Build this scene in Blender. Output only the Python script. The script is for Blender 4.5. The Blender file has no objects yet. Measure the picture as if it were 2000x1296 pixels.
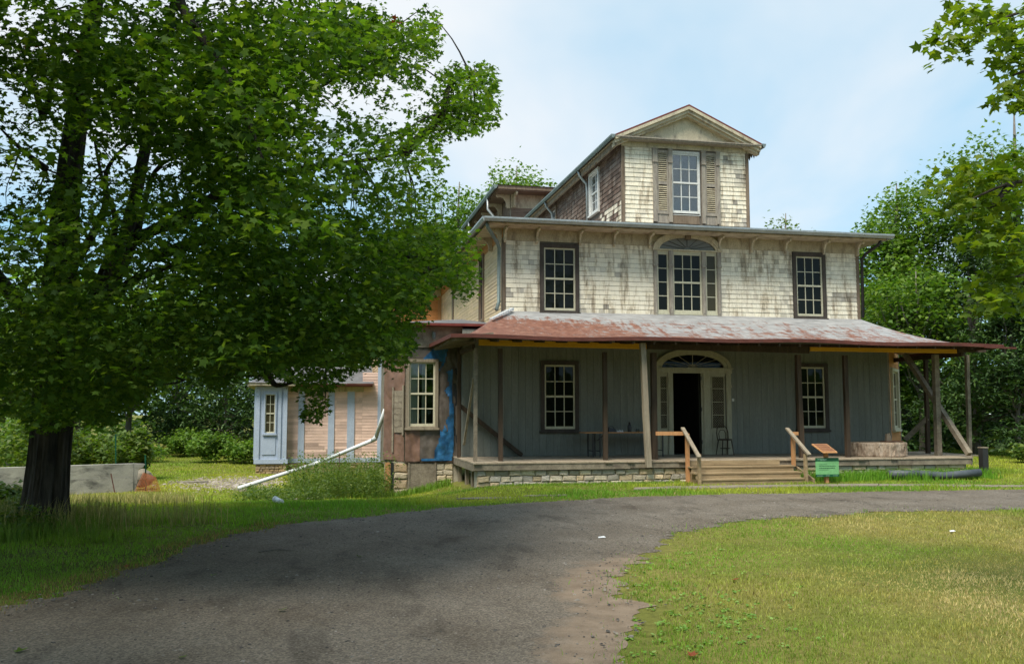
import bpy, math, random
import numpy as np
from mathutils import Vector, Matrix
R = math.radians
random.seed(7); rng = np.random.default_rng(11)
sc = bpy.context.scene
col = sc.collection

# ------------------------------------------------------------------ camera, sky, sun, exposure
CZ = 1.86; FPX = 1772.0; YAW = R(11.9); PITCH = math.atan(157/1772)
fw = np.array([math.sin(YAW)*math.cos(PITCH), math.cos(YAW)*math.cos(PITCH), math.sin(PITCH)])
rt = np.array([math.cos(YAW), -math.sin(YAW), 0.0]); upv = np.cross(rt, fw)
cam = bpy.data.objects.new('camera', bpy.data.cameras.new('camera')); col.objects.link(cam)
cam.location = (0, 0, CZ)
cam.rotation_euler = Vector(fw).to_track_quat('-Z', 'Y').to_euler()
cam.data.sensor_width = 36; cam.data.lens = FPX/2000*36
cam.data.clip_start = .1; cam.data.clip_end = 3000
sc.camera = cam

SUN_EL = R(58); SUN_AZ = math.atan2(-.62, -.70)           # hazy, high, from the left behind the viewer
sdir = Vector((math.sin(SUN_AZ)*math.cos(SUN_EL), math.cos(SUN_AZ)*math.cos(SUN_EL), math.sin(SUN_EL)))
w = bpy.data.worlds.new('World'); sc.world = w; w.use_nodes = True
nt = w.node_tree; nt.nodes.clear()
def wn(t, **k):
    n = nt.nodes.new(t)
    for a, b in k.items(): setattr(n, a, b)
    return n
out = wn('ShaderNodeOutputWorld'); bg = wn('ShaderNodeBackground')
sky = wn('ShaderNodeTexSky', sky_type='NISHITA', sun_disc=False, sun_elevation=SUN_EL, sun_rotation=SUN_AZ)
sky.air_density = 1.0; sky.dust_density = .5; sky.ozone_density = 1.2
tc = wn('ShaderNodeTexCoord'); sep = wn('ShaderNodeSeparateXYZ')
nt.links.new(tc.outputs['Generated'], sep.inputs[0])
zc = wn('ShaderNodeMath', operation='ADD'); nt.links.new(sep.outputs[2], zc.inputs[0]); zc.inputs[1].default_value = .22
dx = wn('ShaderNodeMath', operation='DIVIDE'); nt.links.new(sep.outputs[0], dx.inputs[0]); nt.links.new(zc.outputs[0], dx.inputs[1])
dy = wn('ShaderNodeMath', operation='DIVIDE'); nt.links.new(sep.outputs[1], dy.inputs[0]); nt.links.new(zc.outputs[0], dy.inputs[1])
cmb = wn('ShaderNodeCombineXYZ'); nt.links.new(dx.outputs[0], cmb.inputs[0]); nt.links.new(dy.outputs[0], cmb.inputs[1])
cmb.inputs[2].default_value = 14.6
cn = wn('ShaderNodeTexNoise'); cn.inputs['Scale'].default_value = .62; cn.inputs['Detail'].default_value = 6; cn.inputs['Roughness'].default_value = .52
cn.inputs['Distortion'].default_value = .5
nt.links.new(cmb.outputs[0], cn.inputs['Vector'])
cr = wn('ShaderNodeValToRGB'); cr.color_ramp.elements[0].position = .40; cr.color_ramp.elements[1].position = .66
cr.color_ramp.elements[0].color = (.0, .0, .0, 1); cr.color_ramp.elements[1].color = (.95, .95, .95, 1)
nt.links.new(cn.outputs['Fac'], cr.inputs[0])
mx = wn('ShaderNodeMix', data_type='RGBA'); nt.links.new(cr.outputs[0], mx.inputs[0])
tn = wn('ShaderNodeMix', data_type='RGBA'); tn.inputs[0].default_value = .90; nt.links.new(sky.outputs[0], tn.inputs[6]); tn.inputs[7].default_value = (.47, 1.10, 1.50, 1)   # thin high haze
nt.links.new(tn.outputs[2], mx.inputs[6]); mx.inputs[7].default_value = (1.78, 1.84, 1.9, 1)
nt.links.new(mx.outputs[2], bg.inputs[0]); bg.inputs[1].default_value = .10
nt.links.new(bg.outputs[0], out.inputs[0])
sl = bpy.data.lights.new('sun', 'SUN'); sl.energy = 1.08; sl.angle = R(24); sl.color = (1, .94, .82)
so = bpy.data.objects.new('sun', sl); col.objects.link(so); so.location = sdir*60
so.rotation_euler = sdir.to_track_quat('Z', 'Y').to_euler()
vs = sc.view_settings; vs.view_transform = 'Standard'; vs.look = 'None'; vs.gamma = 1; vs.use_curve_mapping = False
vs.exposure = 2.38
cy = sc.cycles
cy.max_bounces = 7; cy.diffuse_bounces = 4; cy.glossy_bounces = 3; cy.transmission_bounces = 4; cy.transparent_max_bounces = 8
cy.use_denoising = True; cy.sample_clamp_indirect = 6

# ------------------------------------------------------------------ pixel to place (photo pixels, 2000 x 1296)
def ray(px, py): return fw*FPX + rt*(px-1000) + upv*(648-py)
def on(px, py, ax, v):
    d = ray(px, py); t = (v-(0, 0, CZ)[ax])/d[ax]
    return np.array([0, 0, CZ]) + d*t
def XY(px, Y): return float(on(px, 700, 1, Y)[0])
def at(px, py, D):                                     # D metres along the view direction
    d = ray(px, py)/FPX
    return np.array([0, 0, CZ]) + d*D
def proj(P):
    d = P-np.array([0, 0, CZ]); s = d@fw
    s = np.where(s > .2, s, .2)
    return 1000+FPX*(d@rt)/s, 648-FPX*(d@upv)/s, d@fw

# ------------------------------------------------------------------ helpers: noise, meshes, objects
def hash2(i, j, s=0):
    n = (i.astype(np.int64)*374761393 + j.astype(np.int64)*668265263 + s*982451653) & 0x7fffffff
    n = ((n ^ (n >> 13))*1274126177) & 0x7fffffff
    return ((n ^ (n >> 16)) & 0xffff)/65535.0
def vnoise(x, y, s=0):
    x = np.asarray(x, float); y = np.asarray(y, float)
    i = np.floor(x); j = np.floor(y); u = x-i; v = y-j
    u = u*u*(3-2*u); v = v*v*(3-2*v)
    a = hash2(i, j, s); b = hash2(i+1, j, s); c = hash2(i, j+1, s); d = hash2(i+1, j+1, s)
    return (a*(1-u)+b*u)*(1-v)+(c*(1-u)+d*u)*v
def fbm(x, y, s=0, o=4):
    t = 0; a = .5; f = 1
    for k in range(o): t = t+a*vnoise(np.asarray(x)*f, np.asarray(y)*f, s+k); a *= .5; f *= 2.03
    return t/(1-.5**o)
def ss(t): t = np.clip(t, 0, 1); return t*t*(3-2*t)

def np_mesh(name, V, F, colr=None, smooth=False):
    V = np.asarray(V, np.float32); F = np.asarray(F, np.int32); m, k = F.shape
    me = bpy.data.meshes.new(name)
    me.vertices.add(len(V)); me.vertices.foreach_set('co', V.ravel())
    me.loops.add(m*k); me.loops.foreach_set('vertex_index', F.ravel())
    me.polygons.add(m); me.polygons.foreach_set('loop_start', np.arange(0, m*k, k, dtype=np.int32))
    if smooth: me.polygons.foreach_set('use_smooth', np.ones(m, bool))
    me.update(calc_edges=True); me.validate()
    if k == 4 and not smooth: me.shade_flat()
    if colr is not None:
        c = np.ones((len(V), 4), np.float32); c[:, :3] = colr
        a = me.color_attributes.new('Col', 'FLOAT_COLOR', 'POINT'); a.data.foreach_set('color', c.ravel())
    return me
def link(name, me, mat=None, parent=None, loc=None, rz=0, scale=None):
    o = bpy.data.objects.new(name, me); col.objects.link(o)
    if mat is not None and not me.materials: me.materials.append(mat)
    if loc is not None: o.location = loc
    if rz: o.rotation_euler = (0, 0, rz)
    if scale is not None: o.scale = scale
    if parent is not None:
        o.parent = parent
        if parent.type == 'EMPTY': o.matrix_parent_inverse = Matrix.Translation(-Vector(parent.location))
    return o
def tag(o, label, cat, group=None, kind=None):
    if label: o['label'] = label
    if cat: o['category'] = cat
    if group: o['group'] = group
    if kind: o['kind'] = kind
    return o
def thing(name, loc, label, cat, group=None):
    o = bpy.data.objects.new(name, None); col.objects.link(o); o.location = loc; o.empty_display_size = .3
    return tag(o, label, cat, group)
class Face:                                            # a vertical wall plane: u along, d outward, z up
    def __init__(s, O, u):
        s.O = Vector((O[0], O[1], 0)); s.u = Vector((u[0], u[1], 0)).normalized(); s.n = s.u.cross(Vector((0, 0, 1)))
        s.rz = math.atan2(s.u.y, s.u.x)
    def p(s, u, d, z): v = s.O+s.u*u+s.n*d; return (v.x, v.y, z)
FRONT = Face((0, 26.2), (1, 0))
class MB:
    def __init__(s): s.v = []; s.f = []
    def add(s, vs, fs): b = len(s.v); s.v += [tuple(map(float, q)) for q in vs]; s.f += [[i+b for i in f] for f in fs]; return s
    def box(s, x0, x1, y0, y1, z0, z1):
        return s.add([(x0,y0,z0),(x1,y0,z0),(x1,y1,z0),(x0,y1,z0),(x0,y0,z1),(x1,y0,z1),(x1,y1,z1),(x0,y1,z1)],
                     [(0,3,2,1),(4,5,6,7),(0,1,5,4),(1,2,6,5),(2,3,7,6),(3,0,4,7)])
    def fbox(s, F, u0, u1, d0, d1, z0, z1):            # box on a wall plane
        q = [F.p(u0,d1,z0),F.p(u1,d1,z0),F.p(u1,d0,z0),F.p(u0,d0,z0),F.p(u0,d1,z1),F.p(u1,d1,z1),F.p(u1,d0,z1),F.p(u0,d0,z1)]
        return s.add(q, [(0,3,2,1),(4,5,6,7),(0,1,5,4),(1,2,6,5),(2,3,7,6),(3,0,4,7)])
    def bar(s, a, b, wd, h, up=(0,0,1)):               # rectangular bar from a to b
        a = Vector(a); b = Vector(b); t = (b-a).normalized(); u = Vector(up)
        sd = t.cross(u)
        if sd.length < 1e-4: sd = Vector((1, 0, 0))
        sd.normalize(); u = sd.cross(t).normalized(); q = []
        for c in (a, b):
            for i, j in ((-1,-1),(1,-1),(1,1),(-1,1)): q.append(c+sd*(i*wd/2)+u*(j*h/2))
        return s.add(q, [(0,3,2,1),(4,5,6,7),(0,1,5,4),(1,2,6,5),(2,3,7,6),(3,0,4,7)])
    def tube(s, pts, rad, n=8, cap=True, rough=0):
        pts = [Vector(p) for p in pts]; m = len(pts); base = len(s.v)
        if not hasattr(rad, '__len__'): rad = [rad]*m
        ref = Vector((.3, .5, .81))
        for k, p in enumerate(pts):
            t = (pts[min(k+1, m-1)]-pts[max(k-1, 0)]).normalized()
            a = t.cross(ref)
            if a.length < .05: a = t.cross(Vector((1, 0, 0)))
            a.normalize(); b = t.cross(a)
            for i in range(n):
                an = 2*math.pi*i/n; rr = rad[k]*(1+rough*random.uniform(-1, 1))
                s.v.append(tuple(p+a*math.cos(an)*rr+b*math.sin(an)*rr))
        for k in range(m-1):
            for i in range(n):
                j = (i+1) % n
                s.f.append([base+k*n+i, base+k*n+j, base+(k+1)*n+j, base+(k+1)*n+i])
        if cap:
            s.f.append([base+i for i in range(n)][::-1]); s.f.append([base+(m-1)*n+i for i in range(n)])
        return s
    def prism(s, F, poly, d0, d1):                     # polygon (u,z) on a wall plane, extruded from d0 to d1
        n = len(poly); q = [F.p(u, d1, z) for u, z in poly]+[F.p(u, d0, z) for u, z in poly]
        return s.add(q, [list(range(n)), list(range(n, 2*n))[::-1]]+[[i, i+n, (i+1) % n+n, (i+1) % n] for i in range(n)])
    def slab(s, poly, z0, z1):                         # polygon (x,y) between two heights
        n = len(poly); q = [(x, y, z1) for x, y in poly]+[(x, y, z0) for x, y in poly]
        return s.add(q, [list(range(n)), list(range(n, 2*n))[::-1]]+[[i, i+n, (i+1) % n+n, (i+1) % n] for i in range(n)])
    def mesh(s, name, smooth=False):
        me = bpy.data.meshes.new(name); me.from_pydata(s.v, [], s.f); me.update(); me.validate()
        if smooth: me.polygons.foreach_set('use_smooth', [True]*len(me.polygons))
        return me
    def build(s, name, mat, parent=None, smooth=False): return link(name, s.mesh(name, smooth), mat, parent)
def wall_holes(mb, F, u0, u1, z0, z1, holes, d0, d1):
    us = sorted({u0, u1, *[min(max(h[0], u0), u1) for h in holes], *[min(max(h[1], u0), u1) for h in holes]})
    zs = sorted({z0, z1, *[min(max(h[2], z0), z1) for h in holes], *[min(max(h[3], z0), z1) for h in holes]})
    for a, b in zip(us, us[1:]):
        run = None
        for c, d in zip(zs, zs[1:]):
            m = ((a+b)/2, (c+d)/2)
            if any(h[0] < m[0] < h[1] and h[2] < m[1] < h[3] for h in holes):
                if run: mb.fbox(F, a, b, d0, d1, *run); run = None
            else: run = (run[0], d) if run else (c, d)
        if run: mb.fbox(F, a, b, d0, d1, *run)

# ------------------------------------------------------------------ materials
def base_mat(name):
    m = bpy.data.materials.new(name); m.use_nodes = True; t = m.node_tree
    return m, t, t.nodes['Principled BSDF'], t.nodes['Material Output']
def N(t, ty, **k):
    n = t.nodes.new(ty)
    for a, b in k.items(): setattr(n, a, b)
    return n
def coords(t, stretch=(1, 1, 1), rnd=True):
    tcn = N(t, 'ShaderNodeTexCoord'); mp = N(t, 'ShaderNodeMapping'); mp.inputs['Scale'].default_value = stretch
    if rnd:
        oi = N(t, 'ShaderNodeObjectInfo'); ml = N(t, 'ShaderNodeMath', operation='MULTIPLY'); ml.inputs[1].default_value = 37.0
        t.links.new(oi.outputs['Random'], ml.inputs[0])
        va = N(t, 'ShaderNodeVectorMath', operation='ADD'); t.links.new(tcn.outputs['Object'], va.inputs[0]); t.links.new(ml.outputs[0], va.inputs[1])
        t.links.new(va.outputs[0], mp.inputs[0])
    else: t.links.new(tcn.outputs['Object'], mp.inputs[0])
    return mp.outputs[0]
def noise(t, vec, scale, detail=5, rough=.55, dist=0):
    n = N(t, 'ShaderNodeTexNoise'); n.inputs['Scale'].default_value = scale; n.inputs['Detail'].default_value = detail
    n.inputs['Roughness'].default_value = rough; n.inputs['Distortion'].default_value = dist
    t.links.new(vec, n.inputs['Vector']); return n.outputs['Fac']
def ramp(t, fac, stops, interp='LINEAR'):
    r = N(t, 'ShaderNodeValToRGB'); e = r.color_ramp.elements; r.color_ramp.interpolation = interp
    while len(e) < len(stops): e.new(.5)
    for el, (p, c) in zip(e, stops): el.position = p; el.color = (*c, 1) if len(c) == 3 else c
    t.links.new(fac, r.inputs[0]); return r.outputs[0]
def mixc(t, fac, a, b, mode='MIX'):
    m = N(t, 'ShaderNodeMix', data_type='RGBA', blend_type=mode)
    for s_, i in ((fac, 0), (a, 6), (b, 7)):
        if isinstance(s_, (int, float)): m.inputs[i].default_value = s_
        elif isinstance(s_, tuple): m.inputs[i].default_value = (*s_, 1)
        else: t.links.new(s_, m.inputs[i])
    return m.outputs[2]
def bump(t, h, strength, dist, bsdf):
    b = N(t, 'ShaderNodeBump'); b.inputs['Strength'].default_value = strength; b.inputs['Distance'].default_value = dist
    t.links.new(h, b.inputs['Height']); t.links.new(b.outputs[0], bsdf.inputs['Normal'])
def G(v): return (v, v, v)
def surf(name, stops, scale=4, stretch=(1, 1, 1), rough=.85, bs=.35, bd=.01, fine=40, metallic=0, src=None, wear=None, spec=.3, rnd=True):
    m, t, b, o = base_mat(name); vec = coords(t, stretch, rnd)
    c = ramp(t, noise(t, vec, scale, 6, .6), stops)
    f = noise(t, vec, fine, 4, .65)
    c = mixc(t, 1.0, c, ramp(t, f, [(.25, G(.72)), (.75, G(1.18))]), 'MULTIPLY')
    if src == 'obj': oi = N(t, 'ShaderNodeObjectInfo'); c = mixc(t, 1.0, c, oi.outputs['Color'], 'MULTIPLY')
    if src == 'attr':
        a = N(t, 'ShaderNodeAttribute', attribute_name='Col'); c = mixc(t, 1.0, c, a.outputs['Color'], 'MULTIPLY')
    if wear:                                           # (colour, scale, lo, hi, stretch): bare or dirty patches with a shape of their own
        wc, wsc, lo, hi, wst = wear
        wv = coords(t, wst, rnd)
        c = mixc(t, ramp(t, noise(t, wv, wsc, 7, .68, .4), [(lo, G(0)), (hi, G(1))]), c, wc)
    t.links.new(c, b.inputs['Base Color']); b.inputs['Roughness'].default_value = rough; b.inputs['Metallic'].default_value = metallic
    b.inputs['Specular IOR Level'].default_value = spec
    if bs: bump(t, f, bs, bd, b)
    return m
def leaf_mat(name, stops, trans=.4, tcol=(.28, .42, .03), src=False, rough=.55):
    m, t, b, o = base_mat(name)
    ge = N(t, 'ShaderNodeNewGeometry'); c = ramp(t, ge.outputs['Random Per Island'], stops)
    if src:
        a = N(t, 'ShaderNodeAttribute', attribute_name='Col'); c = mixc(t, 1.0, c, a.outputs['Color'], 'MULTIPLY')
    t.links.new(c, b.inputs['Base Color']); b.inputs['Roughness'].default_value = rough; b.inputs['Specular IOR Level'].default_value = .35
    tr = N(t, 'ShaderNodeBsdfTranslucent')
    t.links.new(mixc(t, 1.0, c, tuple(v for v in tcol), 'MULTIPLY'), tr.inputs[0])
    ms = N(t, 'ShaderNodeMixShader'); ms.inputs[0].default_value = trans
    t.links.new(b.outputs[0], ms.inputs[1]); t.links.new(tr.outputs[0], ms.inputs[2]); t.links.new(ms.outputs[0], o.inputs[0])
    return m
GREYW = (.17, .155, .14)
M = {}
def shingle_mat(name, src):
    m, t, b, o = base_mat(name); vec = coords(t, (1, 1, .25)); f = noise(t, vec, 26, 6, .7)
    if src == 'obj': c0 = N(t, 'ShaderNodeObjectInfo').outputs['Color']
    else: c0 = N(t, 'ShaderNodeAttribute', attribute_name='Col').outputs['Color']
    c = mixc(t, ramp(t, f, [(.50, G(0)), (.72, G(.75))]), c0, mixc(t, .5, c0, (.20, .18, .15)))
    c = mixc(t, 1.0, c, ramp(t, noise(t, vec, 60, 3), [(.2, G(.9)), (.8, G(1.12))]), 'MULTIPLY')
    ge = N(t, 'ShaderNodeNewGeometry'); mp_ = N(t, 'ShaderNodeMapping'); mp_.inputs['Scale'].default_value = (2.6, 2.6, .42); t.links.new(ge.outputs['Position'], mp_.inputs[0])
    c = mixc(t, 1.0, c, ramp(t, noise(t, mp_.outputs[0], 1.6, 7, .72, .3), [(.30, (1.05, 1.05, 1.05)), (.50, G(1.0)), (.565, (.76, .72, .67)), (.64, (.40, .36, .33))]), 'MULTIPLY')
    t.links.new(c, b.inputs['Base Color']); b.inputs['Roughness'].default_value = .85; b.inputs['Specular IOR Level'].default_value = .2
    bump(t, f, .4, .006, b); return m
M['shingle_o'] = shingle_mat('painted_shingle', 'obj'); M['shingle_a'] = shingle_mat('painted_shingle_field', 'attr')
M['cream'] = surf('weathered_cream_paint', [(.3, (.44, .385, .28)), (.7, (.62, .55, .40))], 3, (1, 1, .4), wear=((.20, .17, .14), 5, .52, .70, (1, 1, .35)))
M['frieze'] = surf('stained_cream_board', [(.3, (.38, .32, .22)), (.7, (.54, .47, .33))], 2.5, (1, 1, .5), wear=((.17, .13, .09), 4, .5, .72, (1, 1, .4)))
M['brownplank'] = surf('bare_brown_plank', [(.3, (.11, .075, .055)), (.7, (.24, .17, .125))], 3, (.5, 3, 3))
M['doorp'] = surf('shaded_cream_door_paint', [(.3, (.33, .31, .225)), (.7, (.42, .40, .29))], 4, (3, 3, .5))  # darker copy of the cream, porch shade put into the colour
M['lapgap'] = surf('dark_lap_backing', [(.3, (.10, .085, .07)), (.7, (.17, .145, .12))], 4)  # darkened to draw lap dirt and the course shadow lines
M['sash'] = surf('cream_sash_paint', [(.3, (.50, .47, .34)), (.7, (.58, .55, .41))], 6, bs=.1)
M['sash_white'] = surf('white_sash_paint', [(.3, (.58, .58, .55)), (.7, (.70, .70, .68))], 6, bs=.1)
M['dark_trim'] = surf('dark_weathered_casing', [(.3, (.045, .036, .03)), (.7, (.085, .07, .06))], 5, (1, 1, .3))
M['corner'] = surf('weathered_corner_board', [(.3, (0.120, 0.085, 0.059)), (.7, (0.262, 0.200, 0.143))], 4, (2, 2, .4))
M['pil'] = surf('weathered_pilaster', [(.3, (.22, .19, .165)), (.62, (.36, .32, .26)), (.8, (.46, .41, .31))], 5, (3, 3, .5), wear=((.16, .13, .12), 6, .55, .75, (3, 3, .4)))
M['greyboard'] = surf('grey_porch_board', [(.3, (.155, .165, .142)), (.7, (.215, .225, .195))], 2.2, (2, 2, .25), wear=((.115, .122, .105), 3, .58, .8, (3, 3, .25)))
M['old_wood'] = surf('weathered_grey_timber', [(.3, (0.142, 0.115, 0.084)), (.7, (0.294, 0.250, 0.185))], 5, (1, 1, 1), wear=((.09, .07, .06), 3, .55, .8, (1, 4, 4)))
M['grey_post'] = surf('silvered_timber_post', [(.3, (0.185, 0.155, 0.113)), (.7, (0.338, 0.285, 0.210))], 4, (4, 4, .3))
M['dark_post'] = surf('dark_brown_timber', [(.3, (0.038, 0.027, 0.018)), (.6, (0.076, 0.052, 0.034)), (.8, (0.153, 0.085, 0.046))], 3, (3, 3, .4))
M['deck'] = surf('porch_deck_board', [(.3, (0.262, 0.210, 0.151)), (.7, (0.414, 0.340, 0.244))], 3, (3, .4, 1))
M['step'] = surf('weathered_step_timber', [(.3, (0.229, 0.165, 0.092)), (.7, (0.392, 0.290, 0.168))], 3, (.5, 3, 3), wear=((.12, .095, .06), 2.5, .55, .8, (1, 2, 2)))
M['fresh'] = surf('new_orange_timber', [(.3, (.42, .20, .085)), (.7, (.55, .29, .13))], 5, (3, 3, .5))
M['yellow'] = surf('yellow_painted_beam', [(.3, (.62, .30, .02)), (.7, (.75, .40, .03))], 3, (.5, 3, 3), bs=.1)
M['gutter'] = surf('galvanised_gutter', [(.3, (.30, .32, .32)), (.7, (.44, .46, .46))], 3, rough=.45, metallic=.6, bs=.1, spec=.5)
M['gutter_green'] = surf('weathered_green_gutter', [(.3, (.14, .18, .17)), (.7, (.25, .29, .28))], 3, rough=.5, metallic=.5, bs=.1)
M['flatroof'] = surf('grey_roof_membrane', [(.3, (.22, .21, .20)), (.7, (.34, .33, .31))], 2, wear=((.25, .12, .06), 2, .6, .72, (1, 1, 1)))
M['slate'] = surf('pale_grey_roofing', [(.3, (.10, .097, .10)), (.7, (.165, .16, .165))], 2)
M['redroof'] = surf('red_metal_roof', [(.3, (.12, .024, .018)), (.7, (.20, .045, .033))], 3, rough=.5)
M['rustedge'] = surf('rust_red_drip_edge', [(.3, (.075, .022, .016)), (.7, (.15, .048, .034))], 3, (1, 4, 4), rough=.6, wear=((.06, .03, .024), 3, .55, .75, (1, 3, 3)))
M['lilac'] = surf('blue_grey_paint', [(.3, (.33, .39, .49)), (.7, (.40, .46, .56))], 3, bs=.12)
M['brown_sh'] = surf('bare_brown_shingle', [(.3, (.62, .62, .62)), (.7, (1.05, 1.05, 1.05))], 4, (1, 1, .3), src='attr')
M['cedar'] = surf('cedar_clapboard', [(.3, G(.82)), (.7, G(1.05))], 2, (1, 1, 3), src='attr')
M['mortar'] = surf('lime_mortar', [(.3, (.30, .265, .205)), (.7, (.44, .395, .31))], 5)
M['stone'] = surf('field_stone', [(.3, (.72, .70, .66)), (.7, (1.08, 1.06, 1.0))], 6, src='obj', bs=.8, bd=.02, fine=22)
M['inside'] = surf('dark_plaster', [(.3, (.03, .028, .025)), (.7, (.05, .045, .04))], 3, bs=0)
M['white'] = surf('white_plastic', [(.3, (.66, .67, .68)), (.7, (.76, .77, .78))], 3, rough=.35, bs=.05, spec=.5)
M['black'] = surf('black_plastic', [(.3, (.012, .012, .013)), (.7, (.03, .03, .032))], 3, rough=.45, bs=.1, spec=.5)
M['bpipe'] = surf('slate_blue_pipe', [(.3, (.05, .062, .072)), (.7, (.10, .115, .125))], 3, rough=.5, bs=.15)
M['concrete'] = surf('weathered_concrete', [(.25, (0.240, 0.230, 0.206)), (.75, (0.436, 0.410, 0.353))], 1.8, (1, 1, 2), wear=((.10, .095, .085), 1.6, .48, .68, (1, 1, 2.5)), bs=.4)
M['pathc'] = surf('tan_concrete_slab', [(.3, (.17, .145, .11)), (.7, (.27, .235, .18))], 3)
M['bark'] = surf('maple_bark', [(.35, (.012, .0095, .007)), (.65, (.095, .078, .062))], 7, (1, 1, .16), bs=1.0, bd=.05, fine=16)
M['bark2'] = surf('grey_bark', [(.3, (.10, .09, .075)), (.7, (.21, .19, .16))], 6, (1, 1, .3), bs=.6, bd=.03)
M['logbark'] = surf('log_bark', [(.3, (.12, .075, .05)), (.55, (.36, .28, .21)), (.8, (.5, .42, .34))], 5, (1, 1, .5), bs=1, bd=.04, fine=18)
M['logend'] = surf('sawn_log', [(.3, (.28, .20, .13)), (.7, (.42, .32, .22))], 5)
M['tarp'] = surf('brown_tarp', [(.3, (.12, .066, .045)), (.7, (.21, .12, .085))], 2.5, rough=.45, bs=.25, fine=6, bd=.03, spec=.5)
M['tarp_grey'] = surf('grey_brown_tarp', [(.3, (.085, .068, .056)), (.7, (.15, .125, .105))], 2.5, rough=.5, bs=.25, fine=6, bd=.03, spec=.5)
M['tarp_blue'] = surf('blue_tarp', [(.3, (.010, .07, .18)), (.7, (.03, .155, .33))], 5, rough=.4, bs=.5, fine=14, bd=.02, spec=.5)
M['greenp'] = surf('dark_green_panel', [(.3, (.004, .075, .028)), (.7, (.006, .09, .034))], 3, rough=.4, bs=0, spec=.5)
M['greenl'] = surf('light_green_panel', [(.3, (.17, .42, .17)), (.7, (.19, .45, .19))], 3, rough=.4, bs=0, spec=.5)
M['ink'] = surf('dark_ink', [(.3, (.01, .05, .03)), (.7, (.014, .06, .035))], 3, bs=0)
M['inkw'] = surf('pale_ink', [(.3, (.24, .40, .31)), (.7, (.28, .44, .34))], 3, bs=0)
M['bronze'] = surf('brown_plaque', [(.3, (.16, .07, .04)), (.7, (.25, .12, .07))], 4, rough=.5)
M['tgreen'] = surf('green_steel_post', [(.3, (.01, .10, .06)), (.7, (.02, .15, .09))], 4, rough=.5)
M['orange_net'] = surf('orange_mesh', [(.3, (.30, .085, .03)), (.7, (.40, .13, .05))], 4)
M['curtain'] = surf('white_curtain', [(.3, (.62, .62, .58)), (.7, (.78, .78, .74))], 6, (6, 1, .3))
M['gravel_o'] = surf('loose_gravel', [(.3, G(.7)), (.7, G(1.1))], 9, src='attr')
def glass(name, base, rough=.03, refl=None):
    m, t, b, o = base_mat(name)
    vec = coords(t); h = noise(t, vec, 2.2, 2)
    if refl is None:
        b.inputs['Base Color'].default_value = (*base, 1); b.inputs['Roughness'].default_value = rough; b.inputs['IOR'].default_value = 1.5; b.inputs['Specular IOR Level'].default_value = .16
        bump(t, h, .12, .02, b)
    else:
        gl = N(t, 'ShaderNodeBsdfGlossy'); gl.inputs['Roughness'].default_value = rough; gl.inputs[0].default_value = (.9, .93, .95, 1)
        tr = N(t, 'ShaderNodeBsdfTransparent'); tr.inputs[0].default_value = (.82, .86, .84, 1)
        lw = N(t, 'ShaderNodeFresnel'); lw.inputs[0].default_value = 1.5
        mr = N(t, 'ShaderNodeMath', operation='ADD'); t.links.new(lw.outputs[0], mr.inputs[0]); mr.inputs[1].default_value = refl
        ms = N(t, 'ShaderNodeMixShader'); t.links.new(mr.outputs[0], ms.inputs[0]); t.links.new(tr.outputs[0], ms.inputs[1]); t.links.new(gl.outputs[0], ms.inputs[2])
        t.links.new(ms.outputs[0], o.inputs[0])
    return m
M['glass'] = glass('dark_window_glass', (.006, .008, .006))
M['glass_clear'] = glass('clear_window_glass', None, .02, .0)
M['glass_sky'] = glass('sky_window_glass', None, .02, .07)
M['glass_pale'] = glass('pale_sky_glass', (.17, .175, .165), .08)  # sky reflection put into the pale opaque base colour
M['glass_olive'] = glass('olive_window_glass', (.05, .045, .025))
# porch roof: galvanised sheet with rust
m, t, b, o = base_mat('rusted_tin_roof'); v = coords(t, (1, 1, 1), False)
a = N(t, 'ShaderNodeAttribute', attribute_name='Col'); sp = N(t, 'ShaderNodeSeparateColor'); t.links.new(a.outputs['Color'], sp.inputs[0])
n1 = noise(t, coords(t, (.8, 2.0, 1.5), False), 2.3, 9, .76, 1.0)
n2 = noise(t, coords(t, (3.2, .55, .55), False), 2.0, 8, .7, .3)
av = N(t, 'ShaderNodeMath', operation='MULTIPLY_ADD'); t.links.new(n2, av.inputs[0]); av.inputs[1].default_value = .8; t.links.new(n1, av.inputs[2])
sb0 = N(t, 'ShaderNodeMath', operation='SUBTRACT'); t.links.new(av.outputs[0], sb0.inputs[0]); sb0.inputs[1].default_value = .40
ad = N(t, 'ShaderNodeMath', operation='ADD'); t.links.new(sb0.outputs[0], ad.inputs[0]); t.links.new(sp.outputs[0], ad.inputs[1])
tin = ramp(t, noise(t, coords(t, (.8, 2, 2), False), 3, 6, .6), [(.3, (.19, .19, .192)), (.5, (.26, .26, .262)), (.7, (.34, .34, .34))])
rust = ramp(t, noise(t, v, 5, 6, .7), [(.25, (.085, .033, .020)), (.48, (.16, .057, .032)), (.6, (.215, .09, .055)), (.74, (.28, .20, .15))])
fcr = ramp(t, ad.outputs[0], [(.49, G(0)), (.60, G(.95))])
t.links.new(mixc(t, fcr, tin, rust), b.inputs['Base Color']); b.inputs['Roughness'].default_value = .6; b.inputs['Metallic'].default_value = 0
bump(t, n1, .3, .02, b); M['tin'] = m

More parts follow.
